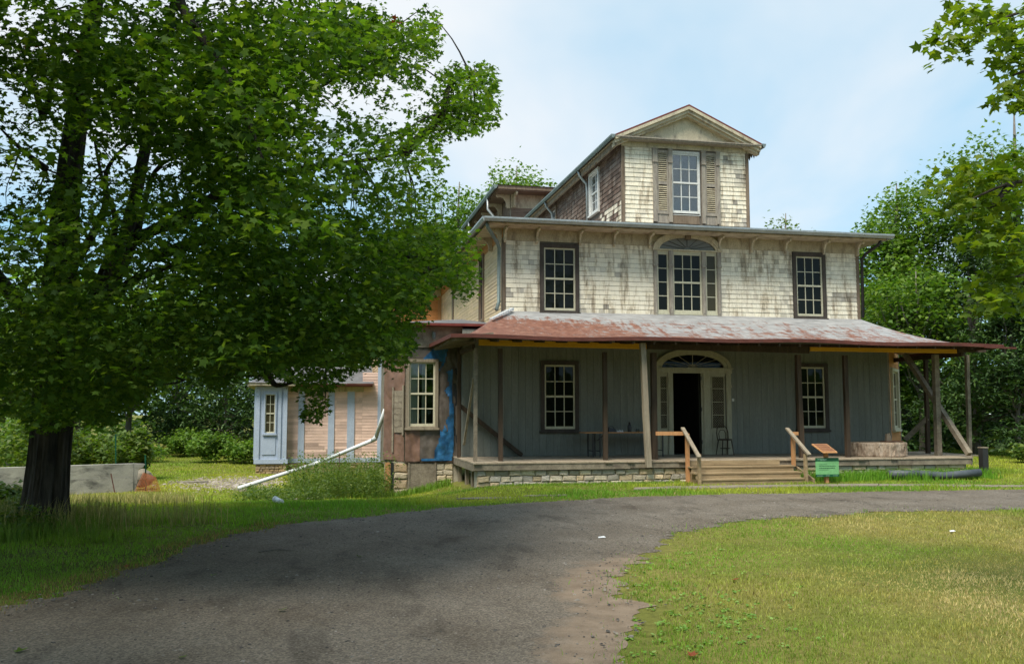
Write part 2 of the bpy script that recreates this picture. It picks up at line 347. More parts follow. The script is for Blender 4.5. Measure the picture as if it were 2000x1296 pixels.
# ------------------------------------------------------------------ ground, driveway, footpath
def gz(x, y):
    x = np.asarray(x, float); y = np.asarray(y, float)
    dip = -.68*ss((y-17.3)/12)*ss((5.0-x)/3.2)*(1-.5*ss((y-42)/14))
    und = .10*(fbm(x*.11+3, y*.11, 5, 3)-.5)*ss((np.hypot(x-3, y-9)-12)/12)*ss((22-y)/-4)
    return dip+und*(x < 2)+.02*ss((x-20)/6)
def spline(P, n):
    P = np.array(P, float); P = np.vstack([2*P[0]-P[1], P, 2*P[-1]-P[-2]]); o_ = []
    m_ = len(P)-3
    for s_ in np.linspace(0, m_-1e-6, n):
        i = int(s_); u = s_-i; a, b_, c, d = P[i:i+4]
        o_.append(.5*((2*b_)+(-a+c)*u+(2*a-5*b_+4*c-d)*u*u+(-a+3*b_-3*c+d)*u**3))
    return np.array(o_)
far_px = [(2000,955),(1600,962),(1300,968),(1000,982),(850,995),(700,1010),(580,1022),(480,1038),(400,1062),(250,1112),(130,1157),(0,1190)]
near_px = [(2000,995),(1800,998),(1540,1010),(1400,1025),(1300,1050),(1240,1095),(1235,1150),(1222,1296)]
FE = spline([(60, 17.2), (34, 18.6), (22, 19.1)]+[tuple(on(*p, 2, 0)[:2]) for p in far_px]+[(-3.7, 7.6), (-4.4, 4), (-5, -2), (-5.2, -14)], 700)
NE = spline([(60, 12.8), (34, 14.4), (20, 15.2)]+[tuple(on(*p, 2, 0)[:2]) for p in near_px]+[(1.9, 4), (1.9, 0), (2.2, -14)], 700)
def wob(seed, a):
    k = np.arange(700); return a*((vnoise(k*.12, 0*k, seed)-.5)+.55*(vnoise(k*.30, 0*k, seed+1)-.5)+.2*(vnoise(k*.7, 0*k, seed+2)-.5))
def nrm2(L): t = np.gradient(L, axis=0); t /= np.linalg.norm(t, axis=1)[:, None]; return np.stack([-t[:, 1], t[:, 0]], 1)
FS, NS = FE.copy(), NE.copy()
FE = FE+nrm2(FE)*wob(1, .30)[:, None]; NE = NE+nrm2(NE)*wob(3, .46)[:, None]
DRIVE = np.vstack([FE, NE[::-1]])
def inside(poly, x, y):
    c = np.zeros(len(x), bool); n = len(poly); j = n-1
    for i in range(n):
        xi, yi = poly[i]; xj, yj = poly[j]
        if yi != yj:
            k = ((yi > y) != (yj > y)) & (x < (xj-xi)*(y-yi)/(yj-yi)+xi); c ^= k
        j = i
    return c
def dist_line(L, x, y):
    d = np.full(len(x), 1e9)
    for i in range(0, len(L), 3): d = np.minimum(d, (x-L[i, 0])**2+(y-L[i, 1])**2)
    return np.sqrt(d)
def axis(lo, hi, st, far):
    a = list(np.arange(lo, hi+.01, st)); s_ = st
    while a[-1] < far: s_ *= 1.35; a.append(a[-1]+s_)
    s_ = st
    while a[0] > -far: s_ *= 1.35; a.insert(0, a[0]-s_)
    return np.array(a)
gx = axis(-24, 30, .5, 700); gy = axis(-6, 62, .5, 700)
GX, GY = np.meshgrid(gx, gy); V = np.stack([GX.ravel(), GY.ravel(), gz(GX.ravel(), GY.ravel())], 1)
nx = len(gx); ii = (np.arange(len(gy)-1)[:, None]*nx+np.arange(nx-1)[None]).ravel()
m, t, b, o = base_mat('lawn_soil'); v = coords(t, (1, 1, 1), False)
c = ramp(t, noise(t, v, .35, 6, .6), [(.3, (.09, .12, .02)), (.5, (.15, .155, .036)), (.7, (.22, .19, .06))])
c = mixc(t, 1.0, c, ramp(t, noise(t, v, 9, 5, .7), [(.25, G(.55)), (.75, G(1.3))]), 'MULTIPLY')
t.links.new(c, b.inputs['Base Color']); b.inputs['Roughness'].default_value = .95; b.inputs['Specular IOR Level'].default_value = .1
bump(t, noise(t, v, 14, 5, .7), .6, .05, b); M['ground'] = m
g = link('ground', np_mesh('ground', V, np.stack([ii, ii+1, ii+nx+1, ii+nx], 1), smooth=True), M['ground']); g['kind'] = 'structure'

K = 26; s_ = np.linspace(0, 1, K)[None, :, None]
P = FS[:, None, :]*(1-s_)+NS[:, None, :]*s_; P[:, 0] = FE; P[:, -1] = NE
pv = P.reshape(-1, 2); edge = np.minimum(s_, 1-s_)*np.ones((700, 1, 1))
dn = dist_line(NE, pv[:, 0], pv[:, 1])
dirt = np.clip(1.25-dn/.85, 0, 1)*ss((13.0-pv[:, 1])/3)*ss((pv[:, 1]-1)/4)
dirt = np.maximum(dirt, .55*np.clip(1-dist_line(FE, pv[:, 0], pv[:, 1])/.55, 0, 1))
sv = (s_*np.ones((700, 1, 1))).reshape(-1)
trk = np.exp(-((sv-.30)/.075)**2)+np.exp(-((sv-.66)/.075)**2)
zz = .005+.018*ss(edge.reshape(-1)*12)
ii = (np.arange(699)[:, None]*K+np.arange(K-1)[None]).ravel()
me = np_mesh('driveway', np.column_stack([pv, zz]), np.stack([ii, ii+K, ii+K+1, ii+1], 1), np.stack([dirt, trk, 0*dirt], 1), True)
m, t, b, o = base_mat('worn_gravel_asphalt'); v = coords(t, (1, 1, 1), False)
a = N(t, 'ShaderNodeAttribute', attribute_name='Col'); sp = N(t, 'ShaderNodeSeparateColor'); t.links.new(a.outputs['Color'], sp.inputs[0])
big = noise(t, coords(t, (1, .7, 1), False), .7, 9, .70)
c = ramp(t, big, [(.28, (.078, .060, .044)), (.42, (.126, .104, .081)), (.55, (.150, .127, .102)), (.70, (.185, .160, .132))])
tf_ = N(t, 'ShaderNodeMath', operation='MULTIPLY'); t.links.new(sp.outputs[1], tf_.inputs[0]); t.links.new(ramp(t, noise(t, v, .8, 5, .6), [(.35, G(.1)), (.65, G(.6))]), tf_.inputs[1])
c = mixc(t, tf_.outputs[0], c, (.175, .15, .123))
pat = ramp(t, noise(t, coords(t, (1.2, .5, 1), False), 1.5, 6, .65, .6), [(.36, G(.70)), (.46, G(1.0)), (.60, G(1.0)), (.68, G(1.16))]); c = mixc(t, 1.0, c, pat, 'MULTIPLY')
vo = N(t, 'ShaderNodeTexVoronoi'); vo.inputs['Scale'].default_value = 62; t.links.new(v, vo.inputs['Vector'])
c = mixc(t, 1.0, c, ramp(t, vo.outputs['Color'], [(.15, G(.62)), (.55, G(1.0)), (.9, G(1.45))]), 'MULTIPLY')
vo2 = N(t, 'ShaderNodeTexVoronoi'); vo2.inputs['Scale'].default_value = 14; t.links.new(v, vo2.inputs['Vector'])
c = mixc(t, ramp(t, vo2.outputs['Distance'], [(.06, G(.65)), (.14, G(0))]), c, ramp(t, vo2.outputs['Color'], [(.3, (.02, .018, .016)), (.65, (.06, .055, .05)), (.9, (.30, .28, .25))]))
dc = ramp(t, noise(t, v, 3, 6, .65), [(.3, (.15, .108, .075)), (.7, (.27, .205, .15))])
fa = N(t, 'ShaderNodeMath', operation='ADD'); t.links.new(sp.outputs[0], fa.inputs[0])
sb = N(t, 'ShaderNodeMath', operation='SUBTRACT'); t.links.new(noise(t, v, 2.4, 7, .7), sb.inputs[0]); sb.inputs[1].default_value = .5
mu = N(t, 'ShaderNodeMath', operation='MULTIPLY'); t.links.new(sb.outputs[0], mu.inputs[0]); mu.inputs[1].default_value = 1.3
t.links.new(mu.outputs[0], fa.inputs[1])
c = mixc(t, ramp(t, fa.outputs[0], [(.38, G(0)), (.72, G(.9))]), c, dc)
t.links.new(c, b.inputs['Base Color']); b.inputs['Roughness'].default_value = .9; b.inputs['Specular IOR Level'].default_value = .2
bump(t, vo.outputs['Distance'], .5, .012, b)
g = link('driveway', me, m); g['kind'] = 'structure'

fp_a = spline([(7.6, 21.45), (9.5, 21.6), (14, 21.3), (17.5, 20.15), (22, 19.75), (34, 19.2)], 40)
fp_b = spline([(7.4, 20.95), (9.3, 20.95), (13.6, 20.75), (17.0, 19.75), (22, 19.4), (34, 18.85)], 40)
path = MB()
for i in range(39):
    q = [fp_a[i], fp_a[i+1], fp_b[i+1], fp_b[i]]
path.add([(*p, .004) for p in list(fp_a)+list(fp_b[::-1])], [list(range(80))])
path = path.build('footpath', M['mortar']); path['kind'] = 'structure'
for i in range(0, 39, 2):
    j = min(i+2, 39); z = .03+random.uniform(-.006, .006)
    sb_ = MB().slab([tuple(fp_a[i]+(fp_a[j]-fp_a[i])*.01), tuple(fp_a[j]-(fp_a[j]-fp_a[i])*.01), tuple(fp_b[j]-(fp_b[j]-fp_b[i])*.01), tuple(fp_b[i]+(fp_b[j]-fp_b[i])*.01)], -.02, z)
    sb_.build('slab', M['pathc'], path)
for (x, y, a, bb, r_) in ((3.7, 19.9, .75, .22, .2), (5.0, 19.95, .5, .18, -.1)):
    pts = [(x+a*math.cos(k*.63)*random.uniform(.85, 1.1)*math.cos(r_)-bb*math.sin(k*.63)*math.sin(r_), y+bb*math.sin(k*.63)*random.uniform(.8, 1.1)) for k in range(10)]
    MB().slab(pts, -.03, .022+float(gz(x, y))).build('slab', M['pathc'], path)

# ------------------------------------------------------------------ the mansion
house = thing('mansion', (11.12, 26.2, 0), 'large weathered cream shingled mansion with rusty porch roof and gabled attic tower', 'house')
CREAMS = [(.78, .71, .57), (.79, .72, .58), (.77, .70, .565), (.78, .71, .56), (.75, .69, .56)]
GREYS = [(.22, .205, .19), (.17, .155, .145), (.28, .26, .23), (.13, .12, .115)]
mb = MB().add([(-.5,0,0),(.5,0,0),(.5,-.016,0),(-.5,-.016,0),(-.5,0,1),(.5,0,1),(.5,-.005,1),(-.5,-.005,1)],
              [(0,1,2,3),(4,7,6,5),(3,2,6,7),(2,1,5,6),(0,3,7,4)])
SH_ME = mb.mesh('shingle'); SH_ME.materials.append(M['shingle_o'])
def shingle_rows(u0, u1, z0, z1, course, wmin, wmax, holes):
    rows = []; z = z0; k = 0
    while z < z1-.02:
        zt = min(z+course, z1); segs = [(u0, u1)]
        for h in holes:
            if h[2] < zt-.03 and h[3] > z+.03:
                segs = [s2 for a_, b_ in segs for s2 in (((a_, min(b_, h[0])), (max(a_, h[1]), b_)) if h[0] < b_ and h[1] > a_ else ((a_, b_),)) if s2[1]-s2[0] > .02]
        for a_, b_ in segs:
            u = a_
            while u < b_-.01:
                wd = random.uniform(wmin, wmax)
                if b_-(u+wd) < wmin*.7: wd = b_-u
                rows.append((u, min(u+wd, b_), z, zt)); u += wd
        z = zt; k += 1
    return rows
def add_shingles(wall, F, rows, colf, n_ind, d=.0):
    rows = sorted(rows, key=lambda r: r[0]) if n_ind else rows
    V = []; Fc = []; C = []
    for k, (a_, b_, z0, z1) in enumerate(rows):
        c_ = colf((a_+b_)/2, (z0+z1)/2); jz = random.uniform(-.006, .004); jd = random.uniform(0, .005)
        wd = b_-a_-random.uniform(.001, .003)
        if k < n_ind:
            o_ = link('shingle', SH_ME, None, wall, F.p((a_+b_)/2, d+jd, z0+.009+jz*.5), F.rz, (wd, 1, z1-z0-.008)); o_.color = (*c_, 1)
        else:
            n_ = len(V); q = [((a_+b_)/2-wd/2, .018), ((a_+b_)/2+wd/2, .018)]
            zb = z0+.009+jz*.5; zt = z1+.001
            V += [F.p(q[0][0], d, zb), F.p(q[1][0], d, zb), F.p(q[1][0], d+.017+jd, zb), F.p(q[0][0], d+.017+jd, zb), F.p(q[0][0], d+.004, zt), F.p(q[1][0], d+.004, zt)]
            Fc += [(n_, n_+1, n_+2, n_+3), (n_+3, n_+2, n_+5, n_+4)]; C += [c_]*6
            V += [F.p(q[0][0], d, zt), F.p(q[1][0], d, zt)]; C += [c_]*2
            Fc += [(n_+3, n_+4, n_+6, n_), (n_+2, n_+1, n_+7, n_+5)]
    return V, Fc, C
def board(name, mat, parent, F, *a): return MB().fbox(F, *a).build(name, mat, parent)

PANE_CACHE = {}
def window(F, u0, u1, z0, z1, cas, sashm, casm, nc=3, nr=4, gl='glass', d=0.0, sash_w=.05, parent=house, meet=True, rec=.06, sill=True):
    """casing outside u0..u1,z0..z1 (the opening), sash inside it, panes nc x nr"""
    c = MB()
    if cas:
        c.fbox(F, u0-cas, u0, -.06, d+.05, z0-cas*.5, z1+cas); c.fbox(F, u1, u1+cas, -.06, d+.05, z0-cas*.5, z1+cas)
        c.fbox(F, u0, u1, -.06, d+.047, z1, z1+cas); c.fbox(F, u0-cas-.03, u1+cas+.03, -.06, d+.085, z0-cas*.5-.06, z0-cas*.5)
        c.fbox(F, u0, u1, -.06, d+.047, z0-cas*.5, z0)
    else: c.fbox(F, u0, u1, -.06, d+.02, z0-.05, z0)
    win = c.build('window', M[casm], parent)
    s = MB(); e = d-rec
    s.fbox(F, u0, u0+sash_w, e-.03, e+.035, z0, z1); s.fbox(F, u1-sash_w, u1, e-.03, e+.035, z0, z1)
    s.fbox(F, u0+sash_w, u1-sash_w, e-.03, e+.033, z0, z0+sash_w*1.5); s.fbox(F, u0+sash_w, u1-sash_w, e-.03, e+.033, z1-sash_w, z1)
    a_, b_, c_, d_ = u0+sash_w, u1-sash_w, z0+sash_w*1.5, z1-sash_w
    s.build('sash', M[sashm], win)
    mw = .012; zm = (c_+d_)/2
    if meet: MB().fbox(F, a_, b_, e-.02, e+.045, zm-.028, zm+.028).build('meeting_rail', M[sashm], win)
    for k in range(1, nc):
        u = a_+(b_-a_)*k/nc; MB().fbox(F, u-mw, u+mw, e-.01, e+.024, c_, d_).build('muntin', M[sashm], win)
    for k in range(1, nr):
        if meet and k*2 == nr: continue
        z = c_+(d_-c_)*k/nr; MB().fbox(F, a_, b_, e-.011, e+.0225, z-mw, z+mw).build('muntin', M[sashm], win)
    pw = (b_-a_)/nc-.004; ph = (d_-c_)/nr-.004; key = (round(pw, 3), round(ph, 3), gl)
    if key not in PANE_CACHE:
        PANE_CACHE[key] = MB().box(-pw/2, pw/2, -.003, .003, -ph/2, ph/2).mesh('pane'); PANE_CACHE[key].materials.append(M[gl])
    for i in range(nc):
        for j in range(nr):
            o_ = link('pane', PANE_CACHE[key], None, win, F.p(a_+(i+.5)*(b_-a_)/nc, e+.004, c_+(j+.5)*(d_-c_)/nr), F.rz+random.uniform(-.008, .008))
            o_.rotation_euler[0] = random.uniform(-.012, .012)
    return win

X0, X1, YF, YB = 5.24, 17.0, 26.2, 40.2
# upper front wall
u2l = (6.49, 7.47, 4.90, 6.80); u2r = (14.77, 15.69, 4.91, 6.83)
pal = (9.99, 12.16, 4.85, 6.86)
holes2 = [u2l, u2r, (10.06, 12.10, 4.92, 6.84)]
wb = MB(); wall_holes(wb, FRONT, X0, X1, 4.3, 7.4, holes2, -.16, 0)
upw = wb.build('wall', M['lapgap'], house); upw['label'] = 'upper front wall of cream shingles with grey bare patches'
stains_and_darkening = [(5.3, 5.98, 5.42, 5.60, .9, 0), (5.3, 5.6, 5.30, 5.44, .8, 0), (5.92, 6.12, 4.86, 6.6, .38, 0), (7.62, 8.0, 4.86, 6.7, .28, 0), (7.92, 8.02, 4.86, 6.3, .4, 0),
          (8.22, 8.62, 4.86, 5.02, .8, 0), (8.3, 8.5, 5.0, 5.16, .85, 0), (8.62, 9.02, 6.34, 6.44, .8, 0), (8.80, 8.96, 5.98, 6.42, .75, 0), (8.74, 8.94, 5.80, 5.95, .6, 0),
          (12.9, 13.5, 5.3, 6.9, .35, 1), (13.1, 13.3, 5.5, 6.7, .6, 1), (14.2, 14.58, 4.86, 6.4, .7, 0), (15.9, 16.15, 4.86, 6.7, .4, 0), (16.0, 16.98, 5.42, 5.72, .92, 0), (5.3, 17, 6.55, 6.98, .5, 2), (5.3, 17, 4.8, 5.0, .3, 0), (9.7, 9.98, 4.86, 6.8, .35, 0), (12.17, 12.45, 4.86, 6.8, .4, 0), (14.3, 14.65, 4.86, 6.9, .55, 0), (15.82, 16.0, 4.86, 6.7, .5, 0), (6.1, 6.36, 4.86, 6.7, .35, 0), (7.6, 7.8, 4.86, 5.6, .6, 0), (12.4, 14.5, 6.2, 6.9, .35, 2)]
def col_up(u, z):
    c_ = np.array(random.choice(CREAMS))*random.uniform(.95, 1.03)
    for a_, b_, z0, z1, p_, k in stains_and_darkening:
        if a_ <= u <= b_ and z0 <= z <= z1 and random.random() < p_:
            f_ = random.uniform(.40, .75) if p_ > .7 else random.uniform(.08, .38)
            if k == 0: c_ = c_*(1-f_)+np.array(random.choice(GREYS))*f_
            elif k == 1: c_ = c_*(1-f_*.7)+np.array((.30, .19, .10))*f_*.7
            else: c_ = c_*random.uniform(.72, .92)  # plain darkening of shingles in the upper bands
    if random.random() < .03: c_ = c_*.8+np.array(GREYS[0])*.2
    return tuple(c_)
rows = shingle_rows(X0+.09, X1-.09, 4.84, 6.97, 0.142, .10, .24, [(u2l[0]-.12, u2l[1]+.12, 4.7, u2l[3]+.12), (u2r[0]-.12, u2r[1]+.12, 4.7, u2r[3]+.12), (9.97, 12.18, 4.7, 6.97)])
Vs, Fs, Cs = add_shingles(upw, FRONT, rows, col_up, 300)
sf = link('shingle_field', np_mesh('shingle_field', Vs, Fs, np.array(Cs)), M['shingle_a'], upw); sf['kind'] = 'stuff'
board('frieze_board', M['frieze'], house, FRONT, X0, X1, 0, .022, 6.975, 7.33)
board('corner_board', M['corner'], house, FRONT, X0-.02, X0+.085, 0, .03, 4.6, 6.97); board('corner_board', M['corner'], house, FRONT, X1-.085, X1+.02, 0, .03, 4.6, 6.97)
for q in (u2l, u2r): window(FRONT, *q, .115, 'sash', 'dark_trim', d=.015, rec=.03)
# Palladian window
def arc(cx, rx, zc, rz, n, a0=180, a1=0): return [(cx+rx*math.cos(R(a0+(a1-a0)*k/n)), zc+rz*math.sin(R(a0+(a1-a0)*k/n))) for k in range(n+1)]
pc = 11.08
c = MB()
pilX = [(9.97, 10.075), (10.47, 10.595), (11.56, 11.675), (12.07, 12.18)]
for a_, b_ in ((10.075, 10.47), (10.595, 11.56), (11.675, 12.07)): c.fbox(FRONT, a_, b_, -.08, .03, 4.86, 4.925); c.fbox(FRONT, a_, b_, -.08, .03, 6.78, 6.845)
pw_ = c.build('palladian_window', M['sash'], house); pw_['label'] = 'arched three part window over the porch roof'
for k, (a_, b_) in enumerate(pilX):
    q = MB().fbox(FRONT, a_, b_, -.08, .07, 4.80, 6.35).fbox(FRONT, a_-.02, b_+.02, -.08, .10, 6.35, 6.42).fbox(FRONT, a_-.01, b_+.01, -.08, .085, 6.42, 6.86).fbox(FRONT, a_-.04, b_+.04, -.08, .13, 4.70, 4.80)
    q.fbox(FRONT, a_+.03, b_-.03, .07, .082, 4.9, 6.3)
    q.build('pilaster', M['pil'], pw_)
for a_, b_, n_, gl in ((10.08, 10.465, 1, 'glass'), (10.60, 11.555, 3, 'glass'), (11.68, 12.065, 1, 'glass_olive')):
    window(FRONT, a_, b_, 4.93, 6.775, 0, 'sash', 'sash', n_, 4, gl, d=.0, parent=house, meet=(n_ == 3), rec=.02)
o_a = arc(pc, 1.11, 6.86, .565, 24); i_a = arc(pc, .93, 6.86, .40, 24)
ar = MB()
for k in range(24): ar.prism(FRONT, [o_a[k], o_a[k+1], i_a[k+1], i_a[k]], 0, .09)
m_a = arc(pc, 1.0, 6.86, .465, 24); o_b = arc(pc, 1.15, 6.86, .60, 24)
for k in range(24): ar.prism(FRONT, [o_b[k], o_b[k+1], m_a[k+1], m_a[k]], .088, .12)
ar.fbox(FRONT, 9.93, 12.22, 0, .095, 6.845, 6.885); ar.build('arch', M['cream'], pw_)
MB().fbox(FRONT, pc-.09, pc+.09, .085, .15, 7.20, 7.45).build('keystone', M['corner'], pw_)
MB().prism(FRONT, arc(pc, .93, 6.885, .385, 24), .023, .034).build('fanlight_pane', M['glass_pale'], pw_)
fm = MB()
for an in (22, 45, 68, 90, 112, 135, 158): fm.bar(FRONT.p(pc+.12*math.cos(R(an)), .042, 6.89+.08*math.sin(R(an))), FRONT.p(pc+.9*math.cos(R(an)), .042, 6.885+.37*math.sin(R(an))), .016, .012)
fm.build('fanlight_bars', M['dark_trim'], pw_)

# left and right side walls of the main block
SIDE = Face((X0, YF), (0, -1))                          # u runs towards the viewer: u = YF - y
def clap(F, u0, u1, z0, z1, course, cf, name, parent, mat, holes=(), lap=.012):
    V = []; Fc = []; C = []; z = z0
    while z < z1-.02:
        zt = min(z+course, z1); segs = [(u0, u1)]
        for h in holes:
            if h[2] < zt-.02 and h[3] > z+.02:
                segs = [s2 for a_, b_ in segs for s2 in (((a_, min(b_, h[0])), (max(a_, h[1]), b_)) if h[0] < b_ and h[1] > a_ else ((a_, b_),)) if s2[1]-s2[0] > .02]
        for a0, b0 in segs:
            u = a0
            while u < b0-.02:
                e_ = min(u+random.uniform(.5, 1.6), b0); n_ = len(V); c_ = cf(u, z); jd = random.uniform(0, .004)
                V += [F.p(u, 0, z), F.p(e_-.003, 0, z), F.p(e_-.003, lap+jd, z), F.p(u, lap+jd, z), F.p(u, .003, zt), F.p(e_-.003, .003, zt)]
                Fc += [(n_, n_+1, n_+2, n_+3), (n_+3, n_+2, n_+5, n_+4)]; C += [c_]*6; u = e_
        z = zt
    o_ = link(name, np_mesh(name, V, Fc, np.array(C)), mat, parent); o_['kind'] = 'stuff'; return o_
sw = MB(); wl = (-3.75, -3.15, 4.95, 7.0)
wall_holes(sw, SIDE, -(YB-YF), -.16, 3.0, 7.4, [wl], -.16, 0)
sw = sw.build('wall', M['cream'], house)
clap(SIDE, -(YB-YF), -.10, 3.0, 7.05, .115, lambda u, z: tuple(np.array((.68, .52, .31))*random.uniform(.9, 1.08)+np.array((.0, .0, .04))*random.random()), 'clapboard_field', sw, M['cedar'], [(-3.85, -3.05, 4.85, 7.1)])
board('corner_board', M['corner'], house, SIDE, -.09, .0, 0, .03, 4.6, 7.0)
board('frieze_board', M['fresh'], house, SIDE, -(YB-YF), 0, 0, .022, 7.06, 7.33)
board('corner_board', M['corner'], house, SIDE, -10.4, -10.05, 0, .05, 4.4, 7.05)
window(SIDE, *wl, .1, 'dark_trim', 'corner', 1, 2, d=.02)
MB().box(X1-.16, X1, YF+.16, YB, 3.0, 7.4).build('wall', M['cream'], house)
MB().box(X0, X1, YB-.2, YB, 3.0, 7.4).build('wall', M['cream'], house)
# main roof, soffit, gutter, brackets
EX0, EX1, EY0, EY1 = 4.62, 17.62, 25.42, 41.0
MB().box(EX0+.06, EX1-.06, EY0+.06, EY1, 7.33, 7.37).build('soffit', M['frieze'], house)
rf = MB(); zt = 7.5
rf.add([(EX0, EY0, zt), (EX1, EY0, zt), (EX1, EY1, zt), (EX0, EY1, zt), (8.6, 29.6, 7.98), (13.6, 29.6, 7.98), (13.6, 37, 7.98), (8.6, 37, 7.98)],
       [(0,1,5,4),(1,2,6,5),(2,3,7,6),(3,0,4,7),(4,5,6,7)])
rf.box(EX0, EX1, EY0, EY1, 7.45, 7.495)
rf = rf.build('roof', M['flatroof'], house); rf['label'] = 'low pitched roof with stained grey sheeting over the eaves'
g_ = MB()
prof = [(0, 0), (.05, -.10), (.11, -.115), (.15, -.03), (.15, .02), (0, .02)]
def gutter(a, b_, outd, name='gutter', mat='gutter', par=house, sc_=1.0):
    a = Vector(a); b_ = Vector(b_); od = Vector(outd); n = len(prof); q = []
    for c0 in (a, b_): q += [c0+od*(p*sc_)+Vector((0, 0, z*sc_)) for p, z in prof]
    mb_ = MB().add(q, [[i, (i+1) % n, (i+1) % n+n, i+n] for i in range(n)]+[list(range(n))[::-1], list(range(n, 2*n))])
    return mb_.build(name, M[mat], par)
gutter((EX0-.1, EY0-.002, 7.46), (EX1+.1, EY0-.002, 7.46), (0, -1, 0)); gutter((EX0-.002, EY1, 7.46), (EX0-.002, EY0-.1, 7.46), (-1, 0, 0)); gutter((EX1+.002, EY0, 7.46), (EX1+.002, EY1, 7.46), (1, 0, 0))
def bracket(F, u, zt, sc_=.85, mat='cream', par=house):
    pr = [(0, 0), (.50, 0), (.52, -.06), (.46, -.12), (.34, -.10), (.24, -.14), (.16, -.26), (.14, -.36), (.16, -.43), (.10, -.50), (0, -.50)]
    n = len(pr); q = []
    for du in (-.035, .035): q += [F.p(u+du*sc_, .02+p*sc_, zt+z*sc_) for p, z in pr]
    return MB().add(q, [list(range(n)), list(range(n, 2*n))[::-1]]+[[i, i+n, (i+1) % n+n, (i+1) % n] for i in range(n)]).build('bracket', M[mat], par)
for px in (1052, 1137, 1205, 1275.5, 1413, 1478, 1545, 1621): bracket(FRONT, XY(px, 25.95), 7.325)
bracket(FRONT, X0+.05, 7.325); bracket(FRONT, X1-.06, 7.325)
for u in (-.06, -1.6, -5.2, -7, -9): bracket(SIDE, u, 7.325)
dp = [(4.66, 25.6, 7.40), (4.68, 25.62, 7.22), (5.02, 25.95, 6.86), (5.10, 26.05, 6.7), (5.10, 26.08, 6.0), (5.10, 26.08, 5.1), (5.0, 25.95, 4.85)]
MB().tube(dp, .055, 10).build('downpipe', M['gutter_green'], house, True)
dp = [(17.45, 25.6, 7.36), (17.4, 25.65, 7.2), (17.15, 26.0, 6.95), (17.08, 26.1, 6.8), (17.06, 26.12, 4.9)]
MB().tube(dp, .05, 10).build('downpipe', M['black'], house, True)

# attic tower (monitor) running back along the ridge
MX0, MX1, MYF, MYB = 9.0, 13.22, 26.23, 38.5
MF = Face((0, MYF), (1, 0)); MS = Face((MX0, MYF), (0, -1))
tw = MB(); wall_holes(tw, MF, MX0, MX1, 7.52, 10.3, [(10.62, 11.54, 8.05, 9.96)], -.12, 0)
tw = tw.build('wall', M['lapgap'], house); tw['label'] = 'front wall of the attic tower with peeling cream shingles'
def col_tw(u, z):
    c_ = np.array(random.choice(CREAMS))*random.uniform(.92, 1.05); low = (9.3-z)/1.6
    if u > 12.3:
        if (12.75 < u and 8.95 < z < 9.5 and random.random() < .75) or random.random() < .15+.55*max(0, low): f_ = random.uniform(.25, .85); c_ = c_*(1-f_)+np.array(random.choice(GREYS))*f_
    elif random.random() < .05+.3*max(0, low): c_ = c_*.75+np.array(GREYS[2])*.25
    return tuple(c_)
rows = shingle_rows(MX0+.09, 10.0, 7.56, 10.08, .142, .13, .22, [])+shingle_rows(12.2, MX1-.09, 7.56, 10.08, .142, .13, .22, [])
Vs, Fs, Cs = add_shingles(tw, MF, rows, col_tw, 0)
link('shingle_field', np_mesh('shingle_field', Vs, Fs, np.array(Cs)), M['shingle_a'], tw)['kind'] = 'stuff'
board('corner_board', M['corner'], house, MF, MX0-.02, MX0+.085, 0, .03, 7.52, 10.08); board('corner_board', M['corner'], house, MF, MX1-.085, MX1+.02, 0, .03, 7.52, 10.08)
board('frieze_board', M['cream'], house, MF, MX0-.01, MX1+.01, 0, .025, 10.085, 10.24)
msw = MB(); mw1 = (-3.25, -2.35, 8.62, 9.95); mw2 = (-8.6, -7.9, 8.8, 9.9)
wall_holes(msw, MS, -(MYB-MYF), -.12, 7.4, 10.3, [mw1, mw2], -.12, 0)
msw = msw.build('wall', M['lapgap'], house); msw['label'] = 'side wall of the attic tower in bare brown shingles'
rows = shingle_rows(-(MYB-MYF), -.09, 7.5, 10.2, .15, .15, .26, [(mw1[0]-.1, mw1[1]+.1, mw1[2]-.1, mw1[3]+.1), (mw2[0]-.1, mw2[1]+.1, mw2[2]-.1, mw2[3]+.1)])
def col_br(u, z):
    c_ = np.array(random.choice([(.13, .085, .065), (.17, .12, .095), (.10, .07, .055), (.21, .16, .13)]))
    if z < 8.35 and u > -2.3 and random.random() < .7: c_ = np.array(random.choice(CREAMS))*.8
    return tuple(c_*random.uniform(.85, 1.2))
Vs, Fs, Cs = add_shingles(msw, MS, rows, col_br, 0)
link('shingle_field', np_mesh('shingle_field', Vs, Fs, np.array(Cs)), M['shingle_a'], msw)['kind'] = 'stuff'
window(MS, *mw1, .09, 'sash_white', 'sash_white', 2, 4, 'glass_sky', d=.02); window(MS, *mw2, .09, 'sash_white', 'corner', 2, 4, 'glass_sky', d=.02)
MB().box(MX1-.12, MX1, MYF+.12, MYB, 7.4, 10.3).build('wall', M['cream'], house); MB().box(MX0, MX1, MYB-.12, MYB, 7.4, 10.3).build('wall', M['cream'], house)
MB().box(MX0+.5, MX1-.5, MYF+1.6, MYF+1.66, 7.6, 10.2).build('curtain', M['old_wood'], house)  # no curtain: backing panel added behind the tower panes to set their tone
